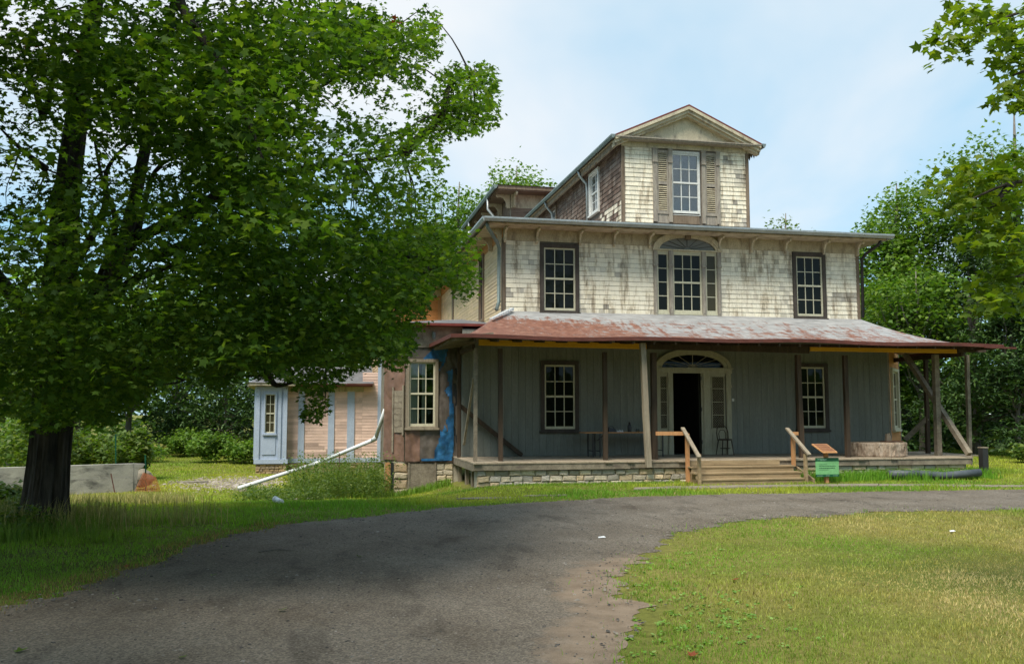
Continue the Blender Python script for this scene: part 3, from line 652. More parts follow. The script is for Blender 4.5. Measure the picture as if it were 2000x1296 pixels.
# tower roof with pediment
oh = .32; yo = MYF-.36; er = 10.34; rg = 11.44; cx = (MX0+MX1)/2; hw = (MX1-MX0)/2+oh
rr = MB()
for s in (-1, 1):
    rr.add([(cx+s*hw, yo, er), (cx, yo, rg), (cx, MYB+.3, rg), (cx+s*hw, MYB+.3, er), (cx+s*hw, yo, er-.05), (cx, yo, rg-.05), (cx, MYB+.3, rg-.05), (cx+s*hw, MYB+.3, er-.05)],
           [(0,1,2,3),(7,6,5,4),(0,4,5,1),(3,2,6,7),(0,3,7,4),(1,5,6,2)])
rr = rr.build('roof', M['redroof'], house); rr['label'] = 'red metal gable roof of the attic tower'
rk = MB()
for s in (-1, 1):
    for (t0, t1, y0, y1) in ((.05, .15, yo+.0, yo+.16), (.15, .25, yo+.06, yo+.30), (.25, .33, yo+.14, yo+.36)):
        rk.add([(cx+s*hw, y0+.004, er-t0), (cx, y0+.004, rg-t0), (cx, y1, rg-t0), (cx+s*hw, y1, er-t0), (cx+s*(hw-.02), y0+.004, er-t1+.0), (cx, y0+.004, rg-t1), (cx, y1, rg-t1), (cx+s*(hw-.02), y1, er-t1)],
               [(0,1,2,3),(7,6,5,4),(0,4,5,1),(3,2,6,7),(0,3,7,4)])
rk.build('raking_cornice', M['cream'], house)
MB().prism(MF, [(cx-hw+.15, 10.27), (cx+hw-.15, 10.27), (cx, rg-.15)], 0, .03).build('pediment_panel', M['cream'], house)
MB().box(cx-hw+.02, cx+hw-.02, yo+.02, MYF, 10.235, 10.27).box(cx-hw, cx+hw, yo-.01, yo+.1, 10.271, 10.30).build('cornice', M['pil'], house)
MB().box(cx-hw+.02, MX0, MYF, MYB+.2, 10.21, 10.25).box(MX1, cx+hw-.02, MYF, MYB+.2, 10.21, 10.25).build('soffit', M['frieze'], house)
gutter((cx-hw, MYB+.3, er-.03), (cx-hw, yo-.02, er-.03), (-1, 0, 0), mat='gutter_green', sc_=.9); gutter((cx+hw, yo-.02, er-.03), (cx+hw, MYB+.3, er-.03), (1, 0, 0), mat='gutter_green', sc_=.9)
for xs in (cx-hw+.05, cx+hw-.05):
    vb = MB(); y = MYF-.3
    while y < MYB:
        h = .22+random.uniform(-.03, .03)
        vb.add([(xs, y, 10.21), (xs, y+.15, 10.21), (xs, y+.15, 10.21-h*.55), (xs, y+.075, 10.21-h), (xs, y, 10.21-h*.55)], [(0,1,2,3,4)]); y += .155
    vb.build('scalloped_valance', M['old_wood'], house)
for y0 in (MYF+3.6, MYF+8.4):
    MB().tube([(cx-hw-.05, y0, 10.28), (cx-hw+.02, y0, 10.05), (MX0-.09, y0-.1, 9.75), (MX0-.07, y0-.1, 9.5), (MX0-.07, y0-.1, 7.9)], .05, 8).build('downpipe', M['gutter'], house, True)
# tower window with pilasters and louvred shutters
tp = lambda px: 9.01+(px-1215)/59.1
tpw = MB().fbox(MF, 10.597, 10.625, -.08, .031, 7.99, 10.03).fbox(MF, 11.54, 11.563, -.08, .031, 7.99, 10.03).fbox(MF, 10.62-.005, 11.545, -.08, .03, 7.99, 8.05).fbox(MF, 10.6, 11.56, -.08, .03, 9.96, 10.03).build('window', M['sash_white'], house)
tpw['label'] = 'attic tower window between shutters'
for a_, b_ in ((1273.4, 1281), (1303.6, 1310.5), (1369.5, 1376), (1398.7, 1405)):
    a_, b_ = tp(a_), tp(b_)
    MB().fbox(MF, a_, b_, 0, .07, 7.75, 9.68).fbox(MF, a_-.015, b_+.015, 0, .10, 9.62, 9.68).fbox(MF, a_-.01, b_+.01, 0, .085, 9.68, 10.02).fbox(MF, a_-.02, b_+.02, 0, .10, 10.02, 10.065).build('pilaster', M['pil'], house)
for a_, b_ in ((1281.2, 1303.4), (1376.2, 1398.5)):
    a_, b_ = tp(a_), tp(b_); shp = MB()
    shp.fbox(MF, a_, a_+.05, 0, .045, 8.0, 10.02); shp.fbox(MF, b_-.05, b_, 0, .045, 8.0, 10.02)
    for z0, z1 in ((8.0, 8.1), (8.93, 9.03), (9.94, 10.02)): shp.fbox(MF, a_+.05, b_-.05, 0, .043, z0, z1)
    shp = shp.build('shutter', M['pil'], house); MB().fbox(MF, a_+.05, b_-.05, 0, .006, 8.1, 9.94).build('shutter_back', M['dark_trim'], shp)
    z = 8.12
    while z < 9.93:
        if not (8.90 < z < 9.02):
            sl_ = MB().add([MF.p(a_+.05, .010, z+.035), MF.p(b_-.05, .010, z+.035), MF.p(b_-.05, .040, z), MF.p(a_+.05, .040, z), MF.p(a_+.05, .010, z+.048), MF.p(b_-.05, .010, z+.048), MF.p(b_-.05, .040, z+.013), MF.p(a_+.05, .040, z+.013)],
                           [(0,1,2,3),(7,6,5,4),(3,2,6,7),(0,3,7,4),(1,5,6,2)]).build('slat', M['frieze'], shp)
        z += .066
    MB().fbox(MF, a_-.02, b_+.02, 0, .02, 7.72, 7.99).build('apron_panel', M['pil'], house)
MB().fbox(MF, 10.64, 11.53, 0, .02, 7.72, 7.98).build('apron_panel', M['corner'], house)
window(MF, 10.625, 11.54, 8.06, 9.955, 0, 'sash_white', 'sash_white', 3, 4, 'glass_sky', d=.01, rec=.03)

# taller rear block behind the attic tower
AX0, AY0, AZ, AXR = 7.57, 39.0, 11.95, 14.6
AF = Face((0, AY0+.75), (1, 0)); AS = Face((AX0+.75, AY0+.75), (0, -1))
MB().fbox(AF, AX0+.75, AXR, -.15, 0, 7.4, 11.7).build('wall', M['old_wood'], house)
k = 0
for z in np.arange(8.2, 11.1, .30):
    MB().fbox(AF, AX0+.77, AXR, 0, .025+.008*(k % 2), z, z+.292).build('plank', M['brownplank'], house); k += 1
MB().fbox(AF, AX0+.75, AXR, 0, .04, 11.12, 11.74).build('frieze_board', M['frieze'], house)
MB().box(AX0+.75, AX0+.9, AY0+.9, 48, 7.4, 11.7).build('wall', M['brownplank'], house)
MB().box(AXR-.15, AXR, AY0+.9, 48, 7.4, 11.7).build('wall', M['brownplank'], house)
MB().box(AX0+.05, AXR+.7, AY0+.05, 48.5, 11.75, 11.8).build('soffit', M['brownplank'], house)
MB().box(AX0, AXR+.75, AY0, 48.5, 11.801, 11.97).build('fascia', M['corner'], house)
MB().add([(AX0-.05, AY0-.05, 11.975), (AXR+.8, AY0-.05, 11.975), (AXR+.8, 48.5, 11.975), (AX0-.05, 48.5, 11.975), (11.1, 43, 12.6)], [(0,1,4),(1,2,4),(2,3,4),(3,0,4)]).build('roof', M['slate'], house)
gutter((AX0-.002, 48.5, 11.93), (AX0-.002, AY0-.05, 11.93), (-1, 0, 0), mat='gutter_green', sc_=1.3)
for u in (AX0+.9, 10.3): bracket(AF, u, 11.74, 1.25, 'frieze')
for u in (-.1, -2, -4, -6): bracket(AS, u, 11.74, 1.25, 'frieze')
MB().tube([(AX0-.1, 41.0, 11.85), (AX0-.08, 41.0, 11.3), (AX0+.6, 40.4, 10.2), (AX0+.66, 40.4, 8.0)], .065, 8).build('downpipe', M['gutter'], house, True)
MB().tube([(AX0-.1, 46.4, 11.85), (AX0-.08, 46.4, 8.0)], .065, 8).build('downpipe', M['gutter'], house, True)

# ------------------------------------------------------------------ ground floor front wall, door, porch
GX0, GX1 = 4.04, 17.94
w1l = (6.50, 7.44, 1.37, 3.27); w1r = (14.77, 15.66, 1.37, 3.29); door = (10.54, 11.46, .585, 3.06)
gw = MB(); wall_holes(gw, FRONT, GX0, GX1, .3, 4.3, [w1l, w1r, door], -.16, -.022)
gw = gw.build('wall', M['greyboard'], house); gw['label'] = 'grey vertical board wall under the porch'
u = GX0
while u < GX1-.02:
    e_ = min(u+.21, GX1); blocked = [h for h in (w1l, w1r, door) if h[0] < e_-.02 and h[1] > u+.02]
    for (z0, z1) in ([(.585, 4.25)] if not blocked else [(z0, z1) for z0, z1 in ((.585, blocked[0][2]), (blocked[0][3], 4.25)) if z1-z0 > .05]):
        a_, b_ = u, e_
        if not blocked: MB().fbox(FRONT, a_+.002, b_-.003, -.022, random.uniform(-.004, .002), z0, z1).build('board', M['greyboard'], gw)
        else: MB().fbox(FRONT, a_+.002, b_-.003, -.022, -.003, z0, z1).build('board', M['greyboard'], gw)
    if blocked:
        h = blocked[0]
        if u < h[0]-.01: MB().fbox(FRONT, u+.002, h[0], -.022, -.0025, h[2], h[3]).build('board', M['greyboard'], gw)
        if e_ > h[1]+.01: MB().fbox(FRONT, h[1], e_-.003, -.022, -.0025, h[2], h[3]).build('board', M['greyboard'], gw)
    u = e_
for q in (w1l, w1r): window(FRONT, *q, .115, 'sash', 'dark_trim', d=.01, rec=.03)
# doorway: open dark hall, side lights, pilasters, fan light
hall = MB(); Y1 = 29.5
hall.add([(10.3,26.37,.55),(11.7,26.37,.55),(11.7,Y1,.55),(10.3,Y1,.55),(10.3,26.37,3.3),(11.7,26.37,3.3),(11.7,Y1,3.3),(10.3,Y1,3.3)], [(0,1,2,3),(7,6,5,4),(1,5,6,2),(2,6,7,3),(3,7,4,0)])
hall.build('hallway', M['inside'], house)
ds = MB(); DC = 11.2
for a_, b_ in ((9.99, 10.11), (10.40, 10.54), (11.46, 11.60), (11.68, 11.80), (12.26, 12.40)): pass
ds.fbox(FRONT, 10.36, 10.41, 0, .03, .585, 3.03); ds.fbox(FRONT, 11.46, 11.52, -.1, .04, .585, 3.06); ds.fbox(FRONT, 10.5, 10.54, -.1, .05, .585, 3.06)
ds.fbox(FRONT, 9.93, 12.47, .0, .10, 3.06, 3.19); ds.fbox(FRONT, 9.9, 12.5, .0, .14, 3.19, 3.225)
for a_, b_ in ((10.10, 10.38), (11.76, 12.28)):
    ds.fbox(FRONT, a_, b_, 0, .025, .585, 1.36); ds.fbox(FRONT, a_+.05, b_-.05, .025, .04, .72, 1.22); ds.fbox(FRONT, a_, b_, 0, .025, 2.98, 3.06)
ds = ds.build('door_surround', M['doorp'], house)
for a_, b_ in ((9.95, 10.10), (10.38, 10.50), (11.52, 11.76), (12.28, 12.44)):
    MB().fbox(FRONT, a_, b_, 0, .07, .585, 2.62).fbox(FRONT, a_-.015, b_+.015, 0, .09, .585, .76).fbox(FRONT, a_-.015, b_+.015, 0, .10, 2.62, 2.70).fbox(FRONT, a_, b_, 0, .08, 2.70, 3.06).fbox(FRONT, a_+.03, b_-.03, .07, .08, .9, 2.5).build('pilaster', M['doorp'], ds)
for a_, b_ in ((10.11, 10.37), (11.80, 12.24)):
    fr = MB().fbox(FRONT, a_, a_+.03, 0, .035, 1.36, 2.98).fbox(FRONT, b_-.03, b_, 0, .035, 1.36, 2.98)
    for z in (1.36, 1.77, 2.17, 2.58, 2.955): fr.fbox(FRONT, a_+.03, b_-.03, 0, .033, z, z+.025)
    fr.build('sidelight_frame', M['doorp'], ds)
    for k in range(4): MB().fbox(FRONT, a_+.03, b_-.03, 0, .012, 1.385+k*.405, 1.765+k*.405).build('pane', M['glass_olive'], ds)
    lt = MB(); wdt = b_-a_-.06
    for k in range(4):
        zb = 1.40+k*.405
        for j in range(-6, 14):
            for sgn in (1, -1):
                x0_ = j*.06; pts = []
                za, zb2 = zb, zb+.35; xa = x0_ if sgn > 0 else wdt-x0_; xb = xa+sgn*.26
                if sgn > 0:
                    if xb < 0 or xa > wdt: continue
                lo = max(0, min(1, (0-xa)/(xb-xa))) if sgn > 0 else max(0, min(1, (wdt-xa)/(xb-xa)))
                hi = max(0, min(1, (wdt-xa)/(xb-xa))) if sgn > 0 else max(0, min(1, (0-xa)/(xb-xa)))
                if hi-lo < .1: continue
                lt.bar(FRONT.p(a_+.03+xa+(xb-xa)*lo, .016, za+.35*lo), FRONT.p(a_+.03+xa+(xb-xa)*hi, .016, za+.35*hi), .006, .005)
    lt.build('lattice', M['pil'], ds)['kind'] = 'stuff'
o_a = arc(DC, 1.25, 3.225, .59, 24); i_a = arc(DC, 1.02, 3.225, .40, 24); m_a = arc(DC, 1.14, 3.225, .49, 24)
ar = MB()
for k in range(24): ar.prism(FRONT, [o_a[k], o_a[k+1], i_a[k+1], i_a[k]], 0, .08); ar.prism(FRONT, [o_a[k], o_a[k+1], m_a[k+1], m_a[k]], .078, .11)
ar.build('arch', M['doorp'], ds)
MB().prism(FRONT, arc(DC, 1.02, 3.226, .40, 24), .003, .016).build('fanlight_pane', M['glass'], ds)
fm = MB()
for an in (17, 40, 63, 90, 117, 140, 163): fm.bar(FRONT.p(DC+.14*math.cos(R(an)), .026, 3.25+.08*math.sin(R(an))), FRONT.p(DC+1.0*math.cos(R(an)), .026, 3.23+.39*math.sin(R(an))), .02, .014)
fm.prism(FRONT, arc(DC, .16, 3.227, .11, 10), .017, .04); fm.build('fanlight_bars', M['pil'], ds)
for z in (.9, 1.9, 2.85): MB().fbox(FRONT, 11.445, 11.475, .045, .06, z, z+.12).build('hinge', M['black'], ds)
MB().fbox(FRONT, 12.49, 12.55, 0, .04, 2.2, 2.29).build('number_plate', M['sash_white'], house)

# porch deck
deckpoly = [(3.84, 22.98), (18.35, 22.98), (19.35, 24.22), (19.6, 27.0), (17.9, 26.17), (3.84, 26.17)]
x = 3.84; k = 0
while x < 19.5:
    x2 = min(x+.205, 19.56)
    y0 = 22.98+(-.03 if random.random() < .2 else 0) if x2 <= 18.4 else 22.98+(min(x2, 19.35)-18.35)*1.24
    y1 = 26.17 if x < 17.9 else 26.9
    if x < 4.04: y1 = 26.58
    MB().box(x+.003, x2-.003, y0, y1, .545, .58+random.uniform(-.006, .005)).build('deck_board', M['deck'], house); x = x2
fs = Face((0, 23.0), (1, 0))
for a_, b_, z0, z1 in ((3.84, 8.04, .385, .545), (8.05, 9.62, .40, .54), (12.3, 13.95, .40, .54), (13.96, 15.06, .39, .53), (15.07, 18.33, .385, .545)):
    MB().fbox(fs, a_, b_, -.05, -.005+random.uniform(-.01, .01), z0, z1).build('fascia_board', M['old_wood'], house)
MB().box(3.85, 3.89, 23.06, 26.55, .36, .54).build('fascia_board', M['old_wood'], house)
MB().bar((18.36, 23.03, .45), (19.36, 24.26, .45), .04, .19).build('fascia_board', M['old_wood'], house)
for y in (24.0, 25.0, 26.3): MB().box(3.95, 4.05, y-.05, y+.05, -.25, .54).build('pier', M['grey_post'], house)
# stones
STV = []
for k in range(8):
    r_ = random.Random(k); nb = MB(); g2 = []
    pts = [(-.5, -.5), (-.15, -.5), (.2, -.5), (.5, -.5), (.5, 0), (.5, .5), (.15, .5), (-.2, .5), (-.5, .5), (-.5, 0)]
    outer = [(a_*r_.uniform(.86, 1.0), b_*r_.uniform(.84, 1.0)) for a_, b_ in pts]
    n = len(outer)
    vs_ = [(a_, .0, b_) for a_, b_ in outer]+[(a_*.97, -.65, b_*.95) for a_, b_ in outer]+[(a_*.78+r_.uniform(-.03, .03), -1.0+r_.uniform(-.15, .1), b_*.72+r_.uniform(-.03, .03)) for a_, b_ in outer]+[(0, -1.05, 0)]
    fs_ = []
    for L in (0, n):
        for i in range(n): fs_.append((L+i, L+(i+1) % n, L+n+(i+1) % n, L+n+i))
    for i in range(n): fs_.append((2*n+i, 2*n+(i+1) % n, 3*n))
    me = nb.add(vs_, fs_).mesh('stone'); me.materials.append(M['stone']); STV.append(me)
STC = [(.58, .52, .42), (.66, .58, .45), (.50, .46, .39), (.70, .56, .38), (.54, .50, .45), (.60, .49, .34)]
def stones(F, u0, u1, z0f, z1, rowh, wmin, wmax, parent, d=.0, cols=STC):
    z = z1
    while z > min(z0f(u0), z0f(u1))-.02:
        h = random.uniform(*rowh); u = u0
        while u < u1-.03:
            wd = random.uniform(wmin, wmax)
            if u1-(u+wd) < wmin*.8: wd = u1-u
            if z > z0f(u)-.05:
                o_ = link('stone', random.choice(STV), None, parent, F.p(u+wd/2, d, z-h/2+random.uniform(-.008, .008)), F.rz, (wd*1.03*random.choice((1, -1)), random.uniform(.035, .07), h*1.04*random.choice((1, -1))))
                c_ = np.array(random.choice(cols))*random.uniform(.75, 1.15); o_.color = (*c_, 1); o_.rotation_euler[1] = random.uniform(-.09, .09); o_.scale[2] *= random.uniform(.82, 1.12)
            u += wd
        z -= h
ff = Face((0, 23.12), (1, 0))
fw_ = MB().fbox(ff, 3.95, 18.25, -.4, 0, -.4, .39).build('foundation', M['mortar'], house)
stones(ff, 3.95, 9.65, lambda u: .0 if u > 5 else -.12, .385, (.12, .19), .20, .40, fw_); stones(ff, 12.25, 18.2, lambda u: .0, .385, (.12, .19), .22, .45, fw_)

# porch roof: bell-cast tin with hips
RX0, RX1, RY = 3.2, 19.1, 22.5; Z1, Z0 = 4.86, 3.80
nd = 16; V = []; Fq = []; C = []
def rz_(d, u): return Z0+(Z1-Z0)*(1-d)**1.75+.02*math.sin(u*1.7)*d+.015*math.sin(u*.6+1)*d
def grid(fn, nu):
    b0 = len(V)
    for i in range(nu+1):
        for j in range(nd+1):
            p, c_ = fn(i/nu, j/nd); V.append(p); C.append((c_,)*3)
    for i in range(nu):
        for j in range(nd):
            q = b0+i*(nd+1)+j; Fq.append((q, q+1, q+nd+2, q+nd+1))
def rustw(x, d): return .30*max(0, 1-(x-3.4)/6.0)*min(1, d*4)+.17*d-.055+(.12 if d > .86 else 0)-.28*max(0, 1-d*6)
grid(lambda a, d: ((X0+.0-(X0-RX0)*d+a*((X1+(RX1-X1)*d)-(X0-(X0-RX0)*d)), YF-.004-d*(YF-RY), rz_(d, 4+a*13)), rustw(X0-(X0-RX0)*d+a*12, d)), 70)
grid(lambda a, d: ((X0-.004-(X0-RX0)*d-.06*(1-a)*d, 26.57-a*(26.57-(YF-d*(YF-RY))), rz_(d, 4)+.03*(1-a)*d), rustw(3.2, d)-.05), 16)
grid(lambda a, d: ((X1+.004+(RX1-X1)*d, (YF-d*(YF-RY))+a*(27.0-(YF-d*(YF-RY))), rz_(d, 17)), rustw(16, d)), 16)
nV = len(V); V2 = [(x, y, z-.055) for x, y, z in V]; F2 = [tuple(i+nV for i in f[::-1]) for f in Fq]
pr = link('porch_roof', np_mesh('porch_roof', np.array(V), np.array(Fq), np.array(C), True), M['tin'], house); pr['label'] = 'curved grey tin porch roof streaked with rust'
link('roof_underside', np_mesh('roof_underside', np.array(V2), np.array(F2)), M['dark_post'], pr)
ed = MB(); N_ = 60
tops = [(RX0+(RX1-RX0)*k/N_, RY, rz_(1, 4+13*k/N_)) for k in range(N_+1)]
for k in range(N_):
    a_, b_ = tops[k], tops[k+1]
    ed.add([(a_[0], RY-.03, a_[2]+.022), (b_[0], RY-.03, b_[2]+.022), (b_[0], RY-.03, b_[2]-.075), (a_[0], RY-.03, a_[2]-.075), (a_[0], RY+.05, a_[2]+.024), (b_[0], RY+.05, b_[2]+.024), (b_[0], RY+.03, b_[2]-.075), (a_[0], RY+.03, a_[2]-.075)],
           [(3,2,1,0),(0,1,5,4),(7,6,2,3),(4,5,6,7)])
ed.bar((RX0-.01, RY-.03, rz_(1, 4)-.03), (RX0-.08, 26.57, rz_(1, 4)), .05, .10); ed.bar((RX1+.02, RY-.03, rz_(1, 17)-.03), (RX1+.02, 27, rz_(1, 17)-.03), .05, .10)
ed.bar((RX1-.6, RY-.05, rz_(1, 17)-.06), (RX1+.45, RY-.02, rz_(1, 17)-.075), .05, .05)
ed.build('drip_edge', M['rustedge'], pr)
for k in range(14):
    y = 22.7+k*.28; MB().bar((RX0+.03, y, 3.70), (RX0+1.1, y, 3.86), .05, .08).build('rafter', M['old_wood'], house)
for k in range(26):
    x = 3.8+k*.6; MB().bar((x, RY+.08, 3.685), (x, RY+1.5, 3.80), .05, .08).build('rafter', M['dark_post'], house)
# corner flashing and left roof patch
fl = MB()
for k in range(9): fl.bar((X0+.26-.09*k, 26.08-.10*k, 4.90-.045*k), (X0+.19-.09*k, 26.0-.10*k, 4.87-.045*k), .12, random.uniform(.04, .09))
fl.build('white_flashing', M['white'], house)
# beams
YBm = 23.62
def zb(px, py): return float(on(px, py, 1, YBm)[2])
ymb = Face((0, YBm), (1, 0))
def beam(pxa, pxb, ya, yb, h, mat, name='porch_beam', dd=.04):
    za, zb_ = zb(pxa, ya), zb(pxb, yb); a_, b_ = XY(pxa, YBm), XY(pxb, YBm)
    return MB().prism(ymb, [(a_, za-h), (b_, zb_-h), (b_, zb_), (a_, za)], -dd, dd).build(name, M[mat], house)
o_ = beam(935, 1262, 663, 671, .15, 'yellow'); o_['label'] = 'yellow painted beam at the left of the porch'
o_ = beam(1582, 1868, 675, 680, .15, 'yellow'); o_['label'] = 'yellow painted beam at the right of the porch'
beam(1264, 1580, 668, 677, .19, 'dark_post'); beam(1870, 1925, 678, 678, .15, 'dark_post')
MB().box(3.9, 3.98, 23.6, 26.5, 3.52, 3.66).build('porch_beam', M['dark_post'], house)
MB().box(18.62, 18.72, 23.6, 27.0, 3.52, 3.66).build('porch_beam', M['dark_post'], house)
# posts
def post(xb, yb, xt, yt, zt, wd, mat, zb_=.57, label=None):
    wd *= .86
    o_ = MB().bar((xb, yb, zb_), ((xb+xt)/2+random.uniform(-.01, .01), (yb+yt)/2, (zb_+zt)/2), wd, wd, (0, 1, 0)).bar(((xb+xt)/2, (yb+yt)/2, (zb_+zt)/2), (xt, yt, zt), wd*.98, wd*.98, (0, 1, 0)).build('porch_post', M[mat], house)
    if label: o_['label'] = label
    return o_
post(XY(897, 25.9), 25.9, XY(896, 25.9), 25.9, 3.7, .11, 'dark_post')
post(XY(929, 23.6), 23.6, XY(929, 23.6), 23.6, 3.55, .11, 'old_wood')
post(XY(978, 23.66), 23.66, XY(977, 23.66), 23.66, 3.55, .13, 'dark_post')
post(XY(1181, 23.7), 23.7, XY(1181, 23.7), 23.7, 3.5, .13, 'dark_post')
post(8.51, 22.90, 8.38, 22.90, 3.70, .165, 'grey_post', .42, 'silver grey leaning log prop before the porch edge')
post(XY(1276, 23.7), 23.7, XY(1276, 23.7), 23.7, 3.5, .17, 'dark_post')
post(XY(1561, 23.7), 23.7, XY(1558, 23.7), 23.7, 3.5, .15, 'dark_post')
post(XY(1650, 23.65), 23.65, XY(1650, 23.65), 23.65, 3.5, .14, 'dark_post')
post(18.09, 24.1, 18.12, 24.1, 3.6, .18, 'old_wood'); post(18.70, 25.4, 18.75, 25.4, 3.6, .13, 'dark_post'); post(19.2, 24.15, 19.25, 24.15, 3.6, .12, 'old_wood')
for a_, b_, wd, mt in (((XY(899, 25.95), 25.95, float(on(899, 792, 1, 25.95)[2])), (XY(1019, 26.1), 26.1, .62), .11, 'dark_post'),
                       (tuple(on(925, 738, 1, 23.75)), tuple(on(906, 868, 1, 25.0)), .06, 'grey_post'),
                       (tuple(on(1768, 692, 1, 25.7)), (18.34, 23.08, .66), .14, 'old_wood'), (tuple(on(1768, 858, 1, 25.9)), tuple(on(1812, 816, 1, 25.4)), .14, 'old_wood')):
    MB().bar(a_, b_, wd, wd).build('brace', M[mt], house)

# left bay wrapped in tarpaulin
BF = Face((0, 26.6), (1, 0)); BC = Face((2.43, 26.6), (.707, -.707))   # front and canted face (u negative goes back left)
bw = (2.53, 3.29, 1.46, 3.33)
bay = MB(); wall_holes(bay, BF, 2.43, 4.06, .35, 4.35, [bw], -.12, 0)
bay.fbox(BC, -.78, 0, -.12, 0, .35, 4.35); bay.box(1.86, 1.98, 27.18, 28.6, .35, 4.35); bay.box(1.86, 5.2, 28.6, 28.72, .35, 4.35)
bay = bay.build('wall', M['old_wood'], house); bay['label'] = 'wall of the left bay wrapped in torn brown and blue tarpaulin'
window(BF, *bw, .09, 'sash', 'grey_post', 3, 4, 'glass_clear', d=.05, rec=.05)
MB().box(2.5, 2.82, 26.70, 26.72, 1.46, 3.4).build('curtain', M['curtain'], house); MB().box(2.92, 3.05, 26.70, 26.72, 1.46, 3.4).build('curtain', M['curtain'], house)
MB().box(2.3, 3.9, 27.5, 27.55, 1.2, 3.6).build('inner_wall', M['inside'], house)
def sheet(F, poly, mat, d, amp, name='tarp', n=26, par=bay):
    us = [p[0] for p in poly]; zs = [p[1] for p in poly]; u0, u1, z0, z1 = min(us), max(us), min(zs), max(zs)
    nu = max(4, int((u1-u0)/.035)); nz = max(4, int((z1-z0)/.035)); gu, gz2 = np.meshgrid(np.linspace(u0, u1, nu), np.linspace(z0, z1, nz))
    h = amp*(fbm(gu*4+d*90, gz2*1.6, 3, 4)-.5)*3.0+amp*.9*np.abs(np.sin(gu*9+gz2*3+4*fbm(gu*2, gz2*2, 9)))
    V = [F.p(a_, d+max(c_, -d+.004), b_) for a_, b_, c_ in zip(gu.ravel(), gz2.ravel(), h.ravel())]
    mid = np.array([((gu[j, i]+gu[j, i+1])/2, (gz2[j, i]+gz2[j+1, i])/2) for j in range(nz-1) for i in range(nu-1)])
    k = inside(np.array(poly), mid[:, 0], mid[:, 1]); q = np.array([(j*nu+i, j*nu+i+1, (j+1)*nu+i+1, (j+1)*nu+i) for j in range(nz-1) for i in range(nu-1)])[k]
    return link(name, np_mesh(name, np.array(V), q, None, True), M[mat], par)
sheet(BC, [(-.78, .5), (0, .45), (0, 3.72), (-.78, 3.72)], 'tarp', .03, .02)
sheet(BF, [(2.43, .45), (2.86, .45), (2.86, 1.36), (2.43, 1.36)], 'tarp', .03, .03)
sheet(BF, [(2.86, .5), (3.48, .5), (3.42, 1.36), (2.86, 1.36)], 'tarp_grey', .026, .025)
sheet(BF, [(3.41, .5), (4.04, .5), (4.04, 3.74), (3.41, 3.74)], 'tarp_grey', .022, .03)
sheet(BF, [(2.43, 3.44), (3.44, 3.44), (3.44, 3.74), (2.43, 3.74)], 'tarp_grey', .022, .02)
sheet(BF, [(2.9, 3.40), (3.5, 3.36), (3.46, 3.2), (3.38, 3.05), (3.56, 3.3), (3.66, 3.72), (3.18, 3.70), (3.02, 3.5)], 'tarp_blue', .06, .03)
sheet(BF, [(3.28, .52), (3.74, .50), (3.82, .62), (3.80, 1.3), (3.72, 1.5), (3.64, 1.3), (3.58, 1.52), (3.50, 1.3), (3.44, 1.36), (3.40, .98), (3.30, .8)], 'tarp_blue', .07, .055)
sheet(BF, [(2.9, .46), (3.8, .47), (3.78, .56), (2.9, .53)], 'tarp_blue', .065, .02)
sheet(BF, [(3.62, 3.05), (3.80, 3.12), (3.84, .7), (3.72, .7), (3.70, 1.35), (3.60, 1.6), (3.72, 1.8), (3.69, 2.3), (3.56, 2.5), (3.70, 2.66)], 'tarp_blue', .07, .05)
MB().fbox(BF, 3.83, 4.05, 0, .035, .5, 3.8).build('board', M['black'], bay)
for k in range(7): MB().fbox(BC, -.36, -.06, .06, .075+.004*(k % 2), 1.28+k*.175, 1.445+k*.175).build('plank', M['old_wood'], bay)
MB().fbox(BC, -.05, -.0, .05, .09, 1.2, 2.65).build('plank', M['grey_post'], bay)
MB().fbox(BC, -.44, -.38, .05, .085, .7, 2.6).build('plank', M['old_wood'], bay)
# bay cornice and roof
MB().slab([(2.36, 26.52), (4.1, 26.52), (4.1, 28.7), (1.78, 28.7), (1.78, 27.12)], 3.76, 4.38).build('cornice', M['old_wood'], house)
br = MB().slab([(2.1, 26.15), (5.2, 26.15), (5.2, 29.0), (1.42, 29.0), (1.42, 26.85)], 4.38, 4.45).build('roof', M['redroof'], house); br['label'] = 'flat red edged roof of the left bay'
MB().add([(2.1, 26.15, 4.452), (5.2, 26.15, 4.452), (5.2, 29.0, 4.7), (1.42, 29, 4.452), (1.42, 26.85, 4.452), (4.2, 27.6, 4.72)], [(0,1,5),(1,2,5),(2,3,5),(3,4,5),(4,0,5)]).build('roofing', M['slate'], br)
MB().tube([(3.24, 26.48, 4.05), (3.24, 26.48, 4.2)], .06, 8).box(3.2, 3.28, 26.49, 26.53, 4.0, 4.1).build('porch_lamp', M['gutter_green'], house)
# bay foundation
bfw = MB().fbox(BF, 2.1, 4.05, -.5, -.02, -.9, .42); bfw.fbox(BC, -.8, 0, -.4, -.02, -.9, .42); bfw = bfw.build('foundation', M['mortar'], house)
stones(BF, 2.12, 2.52, lambda u: -.42, .40, (.14, .3), .22, .4, bfw, -.02, [(.62, .45, .29), (.56, .43, .29), (.52, .44, .33)]); stones(BF, 3.34, 3.84, lambda u: -.42, .40, (.14, .24), .2, .34, bfw, -.02, [(.58, .49, .35), (.54, .48, .38)])
MB().fbox(BF, 2.54, 3.32, -.02, .035, -.6, .38).fbox(BF, 2.52, 2.57, -.02, .06, -.6, .41).fbox(BF, 3.29, 3.34, -.02, .06, -.6, .41).build('cellar_hatch', M['old_wood'], house)
MB().fbox(BF, 1.86, 2.02, -.06, .04, -.6, .42).build('board', M['fresh'], bfw); MB().fbox(BF, 2.02, 2.10, -.06, .02, -.6, .42).build('board', M['black'], bfw)  # second strip is black to paint the dark gap beside the jamb
